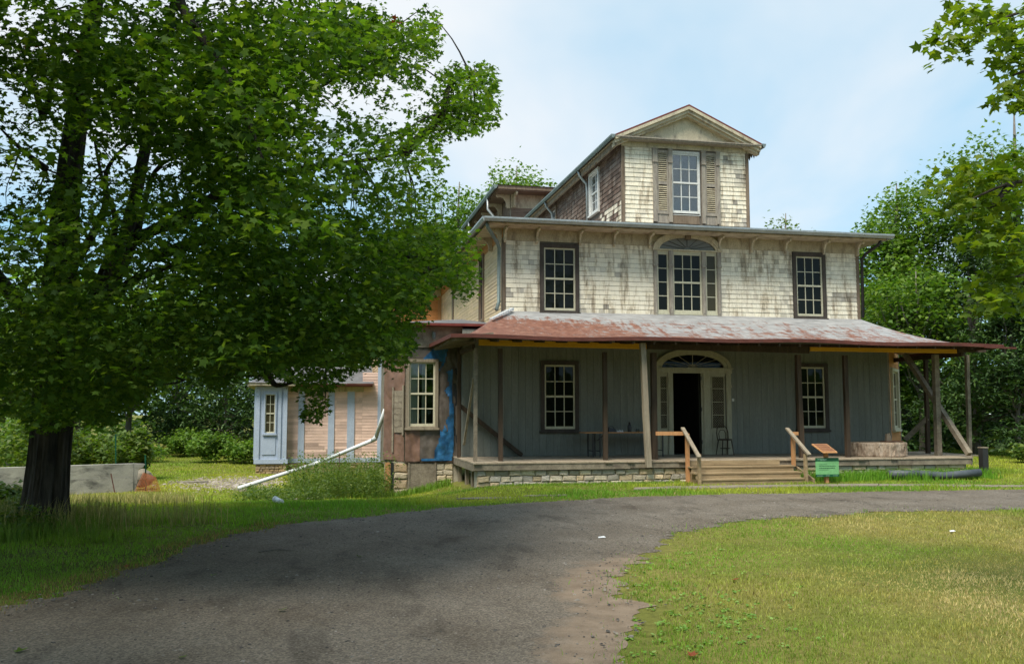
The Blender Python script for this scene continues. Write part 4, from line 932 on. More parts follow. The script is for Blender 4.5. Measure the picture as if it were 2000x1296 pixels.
MB().fbox(BF, 2.43, 3.85, -.02, .05, .405, .47).build('sill_beam', M['dark_post'], house)

# right canted bay
RC = Face((17.95, 26.2), (.707, .707))
rb = MB(); rwin = (.42, 1.28, 1.35, 3.2); wall_holes(rb, RC, 0, 1.75, .3, 4.1, [rwin], -.12, 0); rb.box(19.07, 19.19, 27.44, 31, .3, 4.1)
rb = rb.build('wall', M['cream'], house)
clap(RC, .04, 1.72, .58, 4.1, .125, lambda u, z: tuple(np.array((.60, .29, .12))*random.uniform(.85, 1.1)), 'clapboard_field', rb, M['cedar'], [(.3, 1.4, 1.25, 3.3)])
window(RC, *rwin, .1, 'sash', 'sash', 3, 4, 'glass', d=.03)
board('corner_board', M['pil'], house, RC, 0, .05, 0, .03, .58, 4.1); board('corner_board', M['pil'], house, RC, 1.71, 1.76, 0, .03, .58, 4.1)
MB().slab([(17.0, 25.95), (18.0, 25.95), (19.5, 27.4), (19.5, 31.2), (17.0, 31.2)], 4.12, 4.24).build('roof', M['black'], house)

# rear two storey wing and the low wing with blue-grey trim
WF = Face((0, YB), (1, 0))
rw = MB(); wall_holes(rw, WF, 2.5, X0, -.15, 7.4, [], -.15, 0); rw.box(2.5, 2.65, YB+.15, 47, -.6, 7.4); rw = rw.build('wall', M['cream'], house)
clap(WF, 2.6, X0, 3.6, 7.0, .13, lambda u, z: tuple(np.array((.62, .27, .095))*random.uniform(.88, 1.1)), 'clapboard_field', rw, M['cedar'])
clap(WF, 1.8, X0, -.1, 3.6, .13, lambda u, z: tuple(np.array((.72, .51, .42))*random.uniform(.85, 1.1)), 'clapboard_field', rw, M['cedar'])
RS = Face((2.5, YB), (0, -1)); clap(RS, -6.8, 0, -.1, 7.0, .13, lambda u, z: tuple(np.array((.63, .43, .25))*random.uniform(.85, 1.1)), 'clapboard_field', rw, M['cedar'])
board('corner_board', M['lilac'], house, WF, 2.46, 2.64, 0, .035, -.1, 7.05); board('water_table', M['lilac'], house, WF, -1.3, 3.2, 0, .06, -.28, -.1)
board('corner_board', M['fresh'], house, WF, 5.08, 5.22, 0, .04, 3.6, 7.05)
MB().box(1.9, 5.2, YB-.6, 47, 7.35, 7.45).box(1.86, 5.2, YB-.64, 47, 7.451, 7.6).build('eave', M['frieze'], house)
MB().add([(1.8, YB-.7, 7.61), (6, YB-.7, 7.61), (6, 47, 7.61), (1.8, 47, 7.61), (6, 43.5, 8.3), (4.2, 43.5, 8.3)], [(0,1,4,5),(0,5,3),(5,4,2,3)]).build('roof', M['slate'], house)
gutter((1.86, YB-.642, 7.58), (5.2, YB-.642, 7.58), (0, -1, 0)); MB().tube([(3.4, YB-.7, 7.5), (3.4, YB-.7, 7.2), (3.4, YB-.08, 6.9), (3.4, YB-.08, 4.0)], .05, 8).build('downpipe', M['gutter'], house, True)
LW = MB(); LW.fbox(WF, -1.4, 1.8, -.15, 0, -.15, 2.95); LW = LW.build('wall', M['cream'], house); LW['label'] = 'low side wing wall with blue grey pilasters'
clap(WF, -1.36, 1.8, -.1, 2.75, .13, lambda u, z: tuple(np.array((.72, .51, .42))*random.uniform(.8, 1.1)*(1 if z > .6 or random.random() < .5 else .7)), 'clapboard_field', LW, M['cedar'], (), .009)
for a_, b_ in ((585, 597), (643, 655), (680, 694)): board('pilaster', M['lilac'], house, WF, XY(a_, YB), XY(b_, YB), 0, .05, -.1, 2.8)
board('frieze_board', M['frieze'], house, WF, -1.4, 1.85, 0, .06, 2.76, 3.0)
tf = Face((0, 39.7), (1, 0)); tl = Face((-2.62, 39.7), (.14, -.99)); lwn = (-2.26, -1.86, 1.0, 2.62)
tb = MB(); wall_holes(tb, tf, -2.62, -1.36, -.15, 2.95, [lwn], -.1, 0); tb.fbox(tl, -1.2, 0, -.1, 0, -.15, 2.95); tb.box(-1.46, -1.36, 39.8, YB, -.15, 2.95); tb = tb.build('wall', M['lilac'], house); tb['label'] = 'blue grey panelled bay at the end of the low wing'
window(tf, *lwn, .06, 'sash', 'lilac', 2, 4, 'glass_olive', d=.02, sash_w=.035)
for a_, b_ in ((-2.62, -2.48), (-1.72, -1.60), (-1.52, -1.36)): board('pilaster', M['lilac'], house, tf, a_, b_, 0, .06, -.1, 2.85)
board('panel', M['lilac'], house, tf, -2.36, -1.82, 0, .03, .1, .8); board('water_table', M['lilac'], house, tf, -2.68, -1.30, 0, .09, -.28, -.1)
tfw = MB().fbox(tf, -2.6, -1.34, -.5, -.02, -.95, -.28).fbox(WF, -1.34, 2.6, -.5, -.02, -.95, -.28).build('foundation', M['mortar'], house)
stones(tf, -2.6, -1.34, lambda u: -.72, -.285, (.07, .12), .12, .3, tfw, -.02, [(.46, .33, .18), (.42, .32, .20), (.36, .28, .19)]); stones(WF, -1.3, 2.5, lambda u: -.7, -.285, (.10, .15), .2, .45, tfw, -.02, [(.42, .30, .19), (.36, .29, .2)])
MB().slab([(-2.9, 39.3), (-1.0, 39.3), (-.9, YB-.45), (2.2, YB-.45), (2.2, 46), (-3.2, 46), (-3.1, 40.9)], 2.98, 3.1).build('eave', M['frieze'], house)
MB().add([(-2.95, 39.25, 3.105), (-.9, 39.25, 3.105), (-.85, YB-.5, 3.105), (2.25, YB-.5, 3.105), (2.4, 44, 4.0), (-1.6, 43.6, 4.0), (-3.25, 46, 3.105), (-3.15, 40.9, 3.105), (2.4, 46, 3.6)], [(0,1,5),(1,2,5),(2,3,4,5),(0,5,7),(7,5,6),(5,4,8,6)]).build('roof', M['slate'], house)
gutter((-.9, YB-.46, 3.07), (2.2, YB-.46, 3.07), (0, -1, 0), mat='rustedge')

# ------------------------------------------------------------------ steps and things on and around the porch
st = thing('wooden_steps', (11.0, 22.4, 0), 'weathered wooden steps with orange handrail posts leading up to the porch', 'steps')
for k, (pa, pb, z) in enumerate(((1345, 1546, .436), (1353, 1560, .29), (1365, 1567, .145))):
    yf = 22.93-.30*(k+1); a_, b_ = XY(pa, yf), XY(pb, yf)
    MB().box(a_, b_, yf-.02, yf+.33, z-.035, z).build('tread', M['step'], st)
    MB().box(a_+.03, b_-.03, yf+.0, yf+.03, z-.145, z-.036).build('riser', M['step'], st)
MB().box(9.65, 12.28, 22.90, 22.935, .45, .575).build('riser', M['step'], st)
for px in (1353, 1562):
    x = XY(px, 22.6); MB().add([(x-.03, 22.93, .40), (x-.03, 22.05, .11), (x-.03, 22.05, -.05), (x-.03, 22.93, -.05), (x+.03, 22.93, .40), (x+.03, 22.05, .11), (x+.03, 22.05, -.05), (x+.03, 22.93, -.05)], [(0,1,2,3),(7,6,5,4),(0,4,5,1),(1,5,6,2),(3,7,4,0)]).build('stringer', M['step'], st)
for up_px, lo_px, r0, r1, zb_ in ((1339.5, 1362, (1333, 835), (1366, 893), -.02), (1544.5, 1567.5, (1537, 836), (1581, 888), .40)):
    yu, yl = 22.86, 22.02
    xu, xl = XY(up_px, yu), XY(lo_px, yl)
    MB().box(xu-.045, xu+.045, yu-.045, yu+.045, zb_, float(on(up_px, 846, 1, yu)[2])).build('handrail_post', M['fresh'], st)
    MB().box(xl-.035, xl+.035, yl-.045, yl+.045, -.02, float(on(lo_px, 886, 1, yl)[2])).build('handrail_post', M['step'], st)
    a_, b_ = on(*r0, 1, 23.0), on(*r1, 1, 21.8)
    MB().bar(tuple(a_), tuple(b_), .10, .045).build('handrail', M['grey_post'], st)
a_ = on(1281, 846, 1, 22.9); b_ = on(1337, 846, 1, 22.9); MB().bar(tuple(a_), tuple(b_), .04, .10).build('side_rail', M['fresh'], st)
a_ = on(1548, 846, 1, 22.9); b_ = on(1559, 846, 1, 22.9); MB().bar(tuple(a_), tuple(b_), .04, .09).build('side_rail', M['fresh'], st)

tb_ = thing('trestle_table', (8.85, 25.55, .58), 'long wooden trestle table with black folding legs beside the left porch window', 'table')
MB().box(7.47, 10.05, 25.25, 25.85, 1.262, 1.292).build('tabletop', M['fresh'], tb_)
for x in (7.72, 7.93, 9.6, 9.85):
    MB().bar((x, 25.3, .58), (x, 25.3, 1.26), .03, .03).bar((x, 25.8, .58), (x, 25.8, 1.26), .03, .03).bar((x, 25.3, .75), (x, 25.8, .75), .025, .025).build('leg', M['black'], tb_)
for x, s in ((7.93, 1), (9.6, -1)): MB().bar((x, 25.55, 1.05), (x+s*.25, 25.55, 1.255), .025, .025).build('brace', M['black'], tb_)
def lathe(pts, c, n=14):
    V = []; Fq = []
    for r_, z in pts:
        for i in range(n): V.append((c[0]+r_*math.cos(2*math.pi*i/n), c[1]+r_*math.sin(2*math.pi*i/n), c[2]+z))
    for k in range(len(pts)-1):
        for i in range(n): Fq.append((k*n+i, k*n+(i+1) % n, (k+1)*n+(i+1) % n, (k+1)*n+i))
    Fq.append(tuple(range(n))[::-1]); Fq.append(tuple((len(pts)-1)*n+i for i in range(n)))
    return MB().add(V, Fq)
tx = lambda px: XY(px, 25.5)
fk = thing('vacuum_flask', (tx(1228), 25.5, 1.292), 'tall black flask standing on the trestle table', 'flask')
lathe([(.05, 0), (.055, .02), (.055, .17), (.04, .21), (.03, .22)], (tx(1228), 25.5, 1.292)).build('body', M['black'], fk, True)
lathe([(.032, .22), (.034, .28), (.02, .29)], (tx(1228), 25.5, 1.292)).build('lid', M['black'], fk, True)
jr = lathe([(.05, 0), (.055, .01), (.055, .085), (.05, .09), (.045, .085), (.045, .015)], (tx(1243.5), 25.5, 1.292)).build('glass_jar', M['glass_clear'], None, True); tag(jr, 'short clear glass jar right of the black flask', 'jar')
bx_ = thing('tool_bag', (tx(1194), 25.5, 1.292), 'low black bag lying on the table beside the dark post', 'bag')
MB().add([(tx(1186), 25.4, 1.292), (tx(1201), 25.4, 1.292), (tx(1201), 25.62, 1.292), (tx(1186), 25.62, 1.292), (tx(1187), 25.43, 1.42), (tx(1199), 25.43, 1.39), (tx(1199), 25.59, 1.39), (tx(1187), 25.59, 1.42)], [(3,2,1,0),(4,5,6,7),(0,1,5,4),(1,2,6,5),(2,3,7,6),(3,0,4,7)]).build('body', M['black'], bx_)
MB().tube([(tx(1188), 25.51, 1.41), (tx(1190), 25.51, 1.46), (tx(1196), 25.51, 1.45), (tx(1198), 25.51, 1.39)], .012, 6).build('handle', M['black'], bx_)
pk = MB()
for k in range(5): x = tx(1203+k*2.4); pk.add([(x, 25.45, 1.293), (x+.05, 25.47, 1.293), (x+.04, 25.55, 1.293), (x+.01, 25.5, 1.293+random.uniform(.04, .09))], [(0,1,3),(1,2,3),(2,0,3),(2,1,0)])
tag(pk.build('crumpled_wrapper', M['white']), 'crumpled clear wrapper between the black bag and the flask', 'wrapper')

cx_, cy_ = XY(1413, 25.75), 25.75
ch = thing('bentwood_chair', (cx_, cy_, .58), 'dark bentwood chair standing right of the open door', 'chair')
sz = 1.02
lathe([(.0, 0), (.19, 0), (.205, .015), (.205, .035), (.19, .045), (0, .045)], (cx_, cy_, sz)).build('seat', M['dark_post'], ch, True)
for sx, sy in ((-1, -1), (1, -1)): MB().tube([(cx_+sx*.14, cy_+sy*.14, sz), (cx_+sx*.19, cy_+sy*.19, .58)], [.018, .013], 8).build('leg', M['dark_post'], ch)
for sx in (-1, 1): MB().tube([(cx_+sx*.15, cy_+.15, sz), (cx_+sx*.19, cy_+.24, .58)], [.018, .013], 8).build('leg', M['dark_post'], ch)
bk = [(cx_-.17, cy_+.15, sz), (cx_-.185, cy_+.19, sz+.22), (cx_-.15, cy_+.22, sz+.38), (cx_-.07, cy_+.23, sz+.435), (cx_+.07, cy_+.23, sz+.435), (cx_+.15, cy_+.22, sz+.38), (cx_+.185, cy_+.19, sz+.22), (cx_+.17, cy_+.15, sz)]
MB().tube(bk, .016, 8).build('back_hoop', M['dark_post'], ch, True)
bk = [(cx_-.10, cy_+.17, sz+.02), (cx_-.115, cy_+.19, sz+.2), (cx_-.06, cy_+.21, sz+.31), (cx_+.06, cy_+.21, sz+.31), (cx_+.115, cy_+.19, sz+.2), (cx_+.10, cy_+.17, sz+.02)]
MB().tube(bk, .012, 8).build('back_hoop', M['dark_post'], ch, True)
MB().tube([(cx_+.15*math.cos(a_*.6283), cy_+.15*math.sin(a_*.6283), .78) for a_ in range(11)], .01, 6).build('leg_ring', M['dark_post'], ch)

lg = thing('trunk_section', (16.1, 24.15, .58), 'thick round slice of rough barked tree trunk lying on the porch', 'log')
n = 150; V = []; Fq = []; zl = [0, .03, .08, .14, .20, .26, .32, .37, .40]
for k, z in enumerate(zl):
    for i in range(n):
        an = 2*math.pi*i/n; rr_ = .86*(1+.03*math.sin(3*an)+.025*math.sin(7*an+1)+.075*(float(fbm(an*9, z*3.2, 5, 3))-.5)+.05*(float(vnoise(an*26, z*9, 8))-.5))*(.975 if k in (0, 8) else 1)
        V.append((16.1+rr_*math.cos(an), 24.15+rr_*.9*math.sin(an), .585+z+(.02*(random.random()-.5) if k == 8 else 0)))
for k in range(8):
    for i in range(n): Fq.append((k*n+i, k*n+(i+1) % n, (k+1)*n+(i+1) % n, (k+1)*n+i))
MB().add(V, Fq).build('bark', M['logbark'], lg)
MB().add([V[8*n+i] for i in range(n)], [tuple(range(n))]).build('sawn_face', M['logend'], lg)
tag(MB().box(16.35, 16.95, 24.1, 24.4, .995, 1.02).build('loose_plank', M['bronze']), 'short reddish plank lying on top of the trunk slice', 'plank')
tag(MB().add([(16.45,24.2,1.021),(16.63,24.2,1.021),(16.63,24.3,1.021),(16.45,24.3,1.021),(16.47,24.21,1.22),(16.57,24.21,1.25),(16.57,24.29,1.25),(16.47,24.29,1.22)], [(3,2,1,0),(4,5,6,7),(0,1,5,4),(1,2,6,5),(2,3,7,6),(3,0,4,7)]).build('wood_block', M['logend']), 'pale wooden block standing on the plank over the trunk slice', 'block')

# information plaque and green sign on a timber post
YS = 21.85; sx0, sx1 = XY(1586.5, YS), XY(1631, YS); z0_, z1_ = float(on(1608, 930.5, 1, YS)[2]), float(on(1608, 893.5, 1, YS)[2])
ip = thing('plaque_stand', (12.98, YS+.1, 0), 'small tilted brown plaque on a timber post beside the steps', 'plaque')
xp = XY(1607, YS+.08)
MB().box(xp-.045, xp+.045, YS+.03, YS+.12, -.05, .83).build('post', M['fresh'], ip)
pl = MB().add([(xp-.20, YS-.12, .80), (xp+.22, YS-.12, .80), (xp+.14, YS+.25, 1.0), (xp-.30, YS+.25, 1.0), (xp-.20, YS-.12, .83), (xp+.22, YS-.12, .83), (xp+.14, YS+.25, 1.03), (xp-.30, YS+.25, 1.03)], [(3,2,1,0),(4,5,6,7),(0,1,5,4),(1,2,6,5),(2,3,7,6),(3,0,4,7)]).build('plate', M['fresh'], ip)
for k in range(4):
    f0 = .08+k*.23; f1 = f0+.15
    q = lambda s, f, dz=.0: (xp-.20+(.42*s)-.09*f, YS-.12+.37*f, .833+.2*f+dz)
    MB().add([q(.06, f0), q(.94, f0), q(.94, f1), q(.06, f1), q(.06, f0, .008), q(.94, f0, .008), q(.94, f1, .008), q(.06, f1, .008)], [(4,5,6,7),(0,1,5,4),(1,2,6,5),(2,3,7,6),(3,0,4,7)]).build('inscription_strip', M['bronze'], pl)
gs = thing('notice_board', ((sx0+sx1)/2, YS, 0), 'green notice panel with dark bands fixed before the plaque post', 'sign')
SF = Face((0, YS), (1, 0)); hh = z1_-z0_
pn = MB().fbox(SF, sx0, sx1, 0, .02, z0_+hh*.13, z1_-hh*.19).build('panel', M['greenl'], gs)
MB().fbox(SF, sx0, sx1, 0, .0205, z1_-hh*.19, z1_).build('top_band', M['greenp'], gs); MB().fbox(SF, sx0, sx1, 0, .0205, z0_, z0_+hh*.13).build('bottom_band', M['greenp'], gs)
wd = sx1-sx0
def words(fz, f0, f1, h, mat, seed):
    r_ = random.Random(seed); mb_ = MB(); u = sx0+wd*f0
    while u < sx0+wd*f1:
        e_ = min(u+r_.uniform(.02, .075), sx0+wd*f1)
        mb_.fbox(SF, u, e_, .021, .0225, z0_+hh*fz, z0_+hh*fz+h); u = e_+.010
    mb_.build('printed_line', M[mat], gs)
words(.64, .14, .48, .012, 'ink', 1); words(.55, .14, .86, .014, 'ink', 2); words(.44, .14, .82, .018, 'ink', 3); words(.36, .14, .55, .010, 'ink', 4)
words(.91, .08, .48, .012, 'inkw', 5); words(.86, .2, .45, .010, 'inkw', 6); words(.05, .05, .3, .012, 'inkw', 7); words(.05, .42, .6, .012, 'inkw', 8); words(.05, .74, .94, .012, 'inkw', 9)

# drain pipes and posts
tag(MB().tube([tuple(on(1735, 925, 1, 22.5)), tuple(on(1790, 925, 1, 22.42)), (16.9, 22.4, .12), tuple(on(1860, 927, 1, 22.3)), tuple(on(1914, 922, 1, 22.2))], .105, 14).build('drain_pipe', M['bpipe'], None, True), 'fat slate blue drain pipe lying along the porch foundation', 'pipe')
pe = on(1914, 922, 1, 22.2); 
bp = thing('timber_post', (18.45, 22.75, 0), 'short black post with pale cap at the right porch corner', 'post')
xq = XY(1912, 22.75); MB().box(xq-.09, xq+.09, 22.66, 22.84, -.05, .85).build('shaft', M['black'], bp); MB().box(xq-.10, xq+.10, 22.65, 22.85, .85, .88).build('cap', M['grey_post'], bp)
wp = thing('drainpipe', (3.0, 31, -.6), 'long white plastic downspout sloping from the bay to the grass', 'pipe')
p0 = on(752, 800, 1, 27.3); p1 = on(733, 857, 1, 28.2); p2 = on(620, 904, 1, 30.0); p3 = on(465, 953, 1, 29.0); p3[2] = max(p3[2], float(gz(p3[0], p3[1]))+.05)
MB().tube([tuple(p0), tuple(p0*.5+p1*.5), tuple(p1)], .06, 10).build('upper_pipe', M['white'], wp, True); MB().tube([tuple(p1), tuple(p2)], .06, 10).build('middle_pipe', M['white'], wp, True); MB().tube([tuple(p2), tuple(p3)], .06, 10).build('lower_pipe', M['white'], wp, True)
for q, qa, qb in ((p1, p0, p2), (p2, p1, p3)):
    va, vb_ = (qa-q)/np.linalg.norm(qa-q), (qb-q)/np.linalg.norm(qb-q); MB().tube([tuple(q+va*.12), tuple(q+va*.03+vb_*.03), tuple(q+vb_*.12)], .07, 12).build('elbow', M['white'], wp, True)
a_ = on(537, 986, 2, -.12); b_ = on(550, 990, 2, -.14); a_[2] = float(gz(a_[0], a_[1]))+.12; b_[2] = float(gz(b_[0], b_[1]))+.06
tag(MB().tube([tuple(a_), tuple(b_)], .055, 12).tube([tuple(a_-(b_-a_)*.02), tuple(a_+(b_-a_)*.2)], .064, 12).build('pipe_offcut', M['white'], None, True), 'short white pipe end sticking out of the lawn by the driveway', 'pipe')

# concrete retaining wall at the left with posts and netting
ztop = .22; A = on(-60, 915, 2, ztop); B = on(262, 905, 2, ztop)
d_ = (B-A)/np.linalg.norm(B-A); CW = Face((B[0], B[1]), (d_[0], d_[1])); L_ = float(np.linalg.norm((B-A)[:2]))
cw = thing('retaining_wall', (float(B[0]), float(B[1]), -.65), 'weathered grey concrete retaining wall behind the big maple', 'wall')
k = 0; u = -L_
while u < -.05:
    e_ = min(u+2.4, 0)
    MB().fbox(CW, u+.005, e_-.005, -.3, .002*(k % 2), -1.2, -.22).build('lower_lift', M['concrete'], cw); MB().fbox(CW, u+.005, e_-.005, -.3, -.012, -.215, ztop).build('upper_lift', M['concrete'], cw); u = e_; k += 1
MB().prism(CW, [(-.0, ztop-.0), (.35, ztop-.02), (.28, ztop-.12), (.15, ztop-.18), (.1, -.5), (.12, -1.1), (0, -1.1)], -.34, -.02).build('broken_end', M['concrete'], cw)
Bx = lambda px, py, z: on(px, py, 2, z)
pr_ = Bx(277, 948, -.55)
rk_ = lathe([(.1, 0), (.30, .08), (.34, .28), (.28, .48), (.12, .60), (0, .62)], (pr_[0], pr_[1], pr_[2]-.05), 9); rk_.v = [(x+.06*math.sin(z*9+x*5), y+.05*math.sin(x*7), z) for x, y, z in rk_.v]
tag(rk_.build('boulder', M['pathc']), 'pale broken lump at the right end of the retaining wall', 'rock')
def netting(pts, label):
    mb_ = MB()
    P0, P1, P2, P3 = [Vector(p) for p in pts]
    for k in range(15):
        f = k/14; mb_.bar(P0.lerp(P1, f), P3.lerp(P2, f), .016, .005); mb_.bar(P0.lerp(P3, f), P1.lerp(P2, f), .016, .005)
    return tag(mb_.build('safety_net', M['orange_net']), label, 'netting', 'scraps of orange safety netting')
q = B+d_*.35
netting([(q[0]-.2, q[1]-.5, -.62), (q[0]+.55, q[1]-.35, -.66), (q[0]+.35, q[1]-.2, -.2), (q[0]+.0, q[1]-.3, -.05)], 'crumpled orange netting beside the broken end of the retaining wall')
q = B-d_*1.5; nn = CW.n
def tpost(px, py0, py1, D, label):
    a_ = at(px, py0, D); b_ = at(px+2, py1, D); a_ = np.array(a_); b_[2] = min(b_[2], float(gz(b_[0], b_[1])))
    mb_ = MB().bar(tuple(b_), tuple(a_), .05, .012).bar(tuple(b_+np.array([0, -.02, 0])), tuple(a_+np.array([0, -.02, 0])), .012, .035)
    return tag(mb_.build('fence_stake', M['tgreen']), label, 'stake', 'green steel fence stakes')
tpost(226, 848, 905, 31.5, 'leaning green steel stake behind the retaining wall'); tpost(284, 888, 930, 29.6, 'upright green steel stake at the lawn end of the retaining wall')
a_, b_ = CW.p(-.75, .3, -.05), CW.p(-.6, .32, -.75); tag(MB().bar(a_, b_, .03, .03).build('rusty_bar', M['rustedge']), 'thin rusty bar leaning before the retaining wall', 'bar')
a_ = at(663, 884, 28.5); tag(MB().tube([tuple(a_), (a_[0], a_[1], float(gz(a_[0], a_[1])))], .016, 6).build('iron_rod', M['rustedge']), 'thin rusty rod upright in the weeds by the bay', 'rod')

# flat stones in the lawn, gravel patch below the low wing
for px, py, rx, ry, lb in ((505, 956, .75, .3, 'pale flat slab in the grass under the white pipe'), (375, 943, .55, .3, 'bare tan slab in the middle of the left lawn'), (590, 974, .35, .3, 'rough brown stone beside the white pipe end'), (562, 962, .4, .25, 'flat grey stone between slab and weeds')):
    c0 = on(px, py, 2, -.4); zg = float(gz(c0[0], c0[1])); c0 = on(px, py, 2, zg); zg = float(gz(c0[0], c0[1]))
    pts = [(c0[0]+rx*math.cos(k*.7)*random.uniform(.75, 1.1), c0[1]+ry*math.sin(k*.7)*random.uniform(.75, 1.1)) for k in range(9)]
    tag(MB().slab(pts, zg-.05, zg+.07).build('flat_stone', M['pathc']), lb, 'stone')
def pebbles(name, cxy, n, smin, smax, label, cols, zoff=0.0):
    x, y = cxy; s = rng.uniform(smin, smax, n)*np.exp(rng.normal(0, .3, n)); z = gz(x, y)+zoff
    base = np.array([(-1,-1,0),(1,-1,0),(1,1,0),(-1,1,0),(-.6,-.6,.8),(.6,-.6,.8),(.6,.6,.8),(-.6,.6,.8)])*.5
    an = rng.uniform(0, 6.28, n); ca, sa = np.cos(an), np.sin(an)
    b3 = base[None]*s[:, None, None]*rng.uniform(.6, 1.3, (n, 8, 3))
    V = np.stack([b3[..., 0]*ca[:, None]-b3[..., 1]*sa[:, None]+x[:, None], b3[..., 0]*sa[:, None]+b3[..., 1]*ca[:, None]+y[:, None], b3[..., 2]*.7+z[:, None]], 2).reshape(-1, 3)
    f = np.array([(4,5,6,7),(0,1,5,4),(1,2,6,5),(2,3,7,6),(3,0,4,7)]); F = (np.arange(n)[:, None, None]*8+f[None]).reshape(-1, 4)
    C = np.repeat(np.array(cols)[rng.integers(0, len(cols), n)]*rng.uniform(.7, 1.2, (n, 1)), 8, 0)
    return tag(link(name, np_mesh(name, V, F, C), M['gravel_o']), label, 'gravel', None, 'stuff')
c0 = on(455, 938, 2, -.6); n = 2600; a_ = rng.normal(0, .42, n); bq = rng.normal(0, .42, n)
pebbles('gravel_patch', (c0[0]+a_*2.0, c0[1]+bq*3.2), n, .05, .11, 'patch of loose brown gravel on the lawn below the low wing', [(.34, .28, .22), (.26, .22, .18), (.40, .35, .30)])
n = 12000; k = rng.integers(0, 699, n); f = np.where(rng.random(n) < .55, rng.beta(.5, .5, n), rng.random(n)); P_ = FE[k]*(1-f[:, None])+NE[k]*f[:, None]+rng.normal(0, .12, (n, 2))
kk = (P_[:, 1] > 3.5) & (P_[:, 1] < 21) & (P_[:, 0] < 22); P_ = P_[kk]
pebbles('loose_gravel', (P_[:, 0], P_[:, 1]), len(P_), .008, .022, 'loose small gravel scattered over the driveway', [(.20, .18, .155), (.13, .12, .105), (.25, .225, .195), (.07, .065, .06)], .022)

# ------------------------------------------------------------------ foliage
MAPLE = np.array([(0,0),(.40,.06),(.26,.27),(.56,.60),(.19,.64),(0,1.05),(-.19,.64),(-.56,.60),(-.26,.27),(-.40,.06)])
MF_ = np.array([(0,1,2),(0,2,3),(0,3,4),(0,4,5),(0,5,6),(0,6,7),(0,7,8),(0,8,9)])
SIMPLE = np.array([(0,0),(.42,.30),(.20,.55),(0,1.0),(-.20,.55),(-.42,.30)]); SF_ = np.array([(0,1,2),(0,2,3),(0,3,4),(0,4,5)])
OVAL = np.array([(0,0),(.22,.2),(.26,.55),(0,1.0),(-.26,.55),(-.22,.2)])
NEEDLE = np.array([(0,0),(.16,.25),(.05,.5),(.14,.6),(0,1.0),(-.14,.6),(-.05,.5),(-.16,.25)]); NF_ = np.array([(0,1,2),(0,2,3),(0,3,4),(0,4,5),(0,5,6),(0,6,7)])
def leaves(pos, size, outw, shape=MAPLE, faces=MF_, tilt=.55, droop=.35, curl=.35):
    """pos (n,3), size (n,), outw (n,3) rough growing direction"""
    n = len(pos); nrm = np.array([0, 0, 1.0])+rng.normal(0, tilt, (n, 3)); nrm[:, 2] = np.abs(nrm[:, 2])+.08
    nrm /= np.linalg.norm(nrm, axis=1)[:, None]
    d = outw+rng.normal(0, .75, (n, 3)); d[:, 2] -= droop
    d -= nrm*np.sum(d*nrm, 1)[:, None]; d /= np.linalg.norm(d, axis=1)[:, None]+1e-6
    s = np.cross(d, nrm); k = len(shape)
    x = shape[:, 0][None]*size[:, None]; y = shape[:, 1][None]*size[:, None]; z = -curl*(shape[:, 0]**2+.35*shape[:, 1]**2)[None]*size[:, None]
    V = pos[:, None]+s[:, None]*x[..., None]+d[:, None]*y[..., None]+nrm[:, None]*z[..., None]
    F = (np.arange(n)[:, None, None]*k+faces[None]).reshape(-1, 3)
    return V.reshape(-1, 3), F
def spray(C, Rr, nl, flat=.16, dr=.28):
    """leaf positions in flat drooping sprays; C (m,3), Rr (m,), nl per spray"""
    m_ = len(C); k = np.repeat(np.arange(m_), nl); n = len(k)
    an = rng.uniform(0, 2*np.pi, n); r_ = np.sqrt(rng.random(n)); rad = Rr[k]*r_
    tlt = rng.normal(0, .22, (m_, 2))[k]
    dx_, dy_ = rad*np.cos(an), rad*np.sin(an)
    p = C[k]+np.stack([dx_, dy_, -dr*Rr[k]*r_**2+dx_*tlt[:, 0]+dy_*tlt[:, 1]+rng.normal(0, flat, n)*Rr[k]], 1)
    return p, np.stack([np.cos(an), np.sin(an), np.zeros(n)], 1)
def limb_pts(a, b, n=7, sag=.0, wob=.12):
    a = np.array(a, float); b = np.array(b, float); L = np.linalg.norm(b-a); o_ = []
    off = rng.normal(0, 1, (3, 3))
    for k in range(n):
        f = k/(n-1); p = a*(1-f)+b*f
        p = p+np.array([0, 0, 1])*math.sin(math.pi*f)*sag*L+wob*L*.16*(off[0]*math.sin(math.pi*f)+off[1]*.5*math.sin(2*math.pi*f)+off[2]*.3*math.sin(3*math.pi*f))
        o_.append(p)
    return o_
M['maple'] = leaf_mat('maple_leaf', [(0, (.032, .076, .010)), (.3, (.058, .12, .014)), (.75, (.094, .168, .018)), (1, (.14, .20, .024))], .5, (1.8, 1.9, .6), False, .7)
M['maple_y'] = leaf_mat('sunny_maple_leaf', [(0, (.065, .12, .010)), (.5, (.10, .165, .014)), (1, (.155, .20, .018))], .5, (1.8, 1.8, .6))  # lit copy of the maple leaf, backlight put into the colour
M['leaf_mid'] = leaf_mat('broad_leaf', [(0, (.058, .125, .016)), (.5, (.10, .185, .022)), (1, (.17, .245, .034))], .35, (1.6, 1.8, .7))
M['leaf_dark'] = leaf_mat('dark_needle_leaf', [(0, (.024, .058, .014)), (.5, (.045, .098, .022)), (1, (.085, .145, .032))], .2, (1.4, 1.6, .8))
M['leaf_light'] = leaf_mat('light_shrub_leaf', [(0, (.06, .115, .018)), (.5, (.095, .155, .022)), (1, (.15, .19, .03))], .4, (1.6, 1.7, .6))
M['leaf_red'] = leaf_mat('russet_leaf', [(0, (.22, .05, .02)), (1, (.34, .09, .03))], .4, (1.4, 1.2, .8))

def crown_mesh(pos, outw, size, shape=MAPLE, faces=MF_, **k):
    V, F = leaves(pos, size, outw, shape, faces, **k); return np_mesh('crown', V, F)

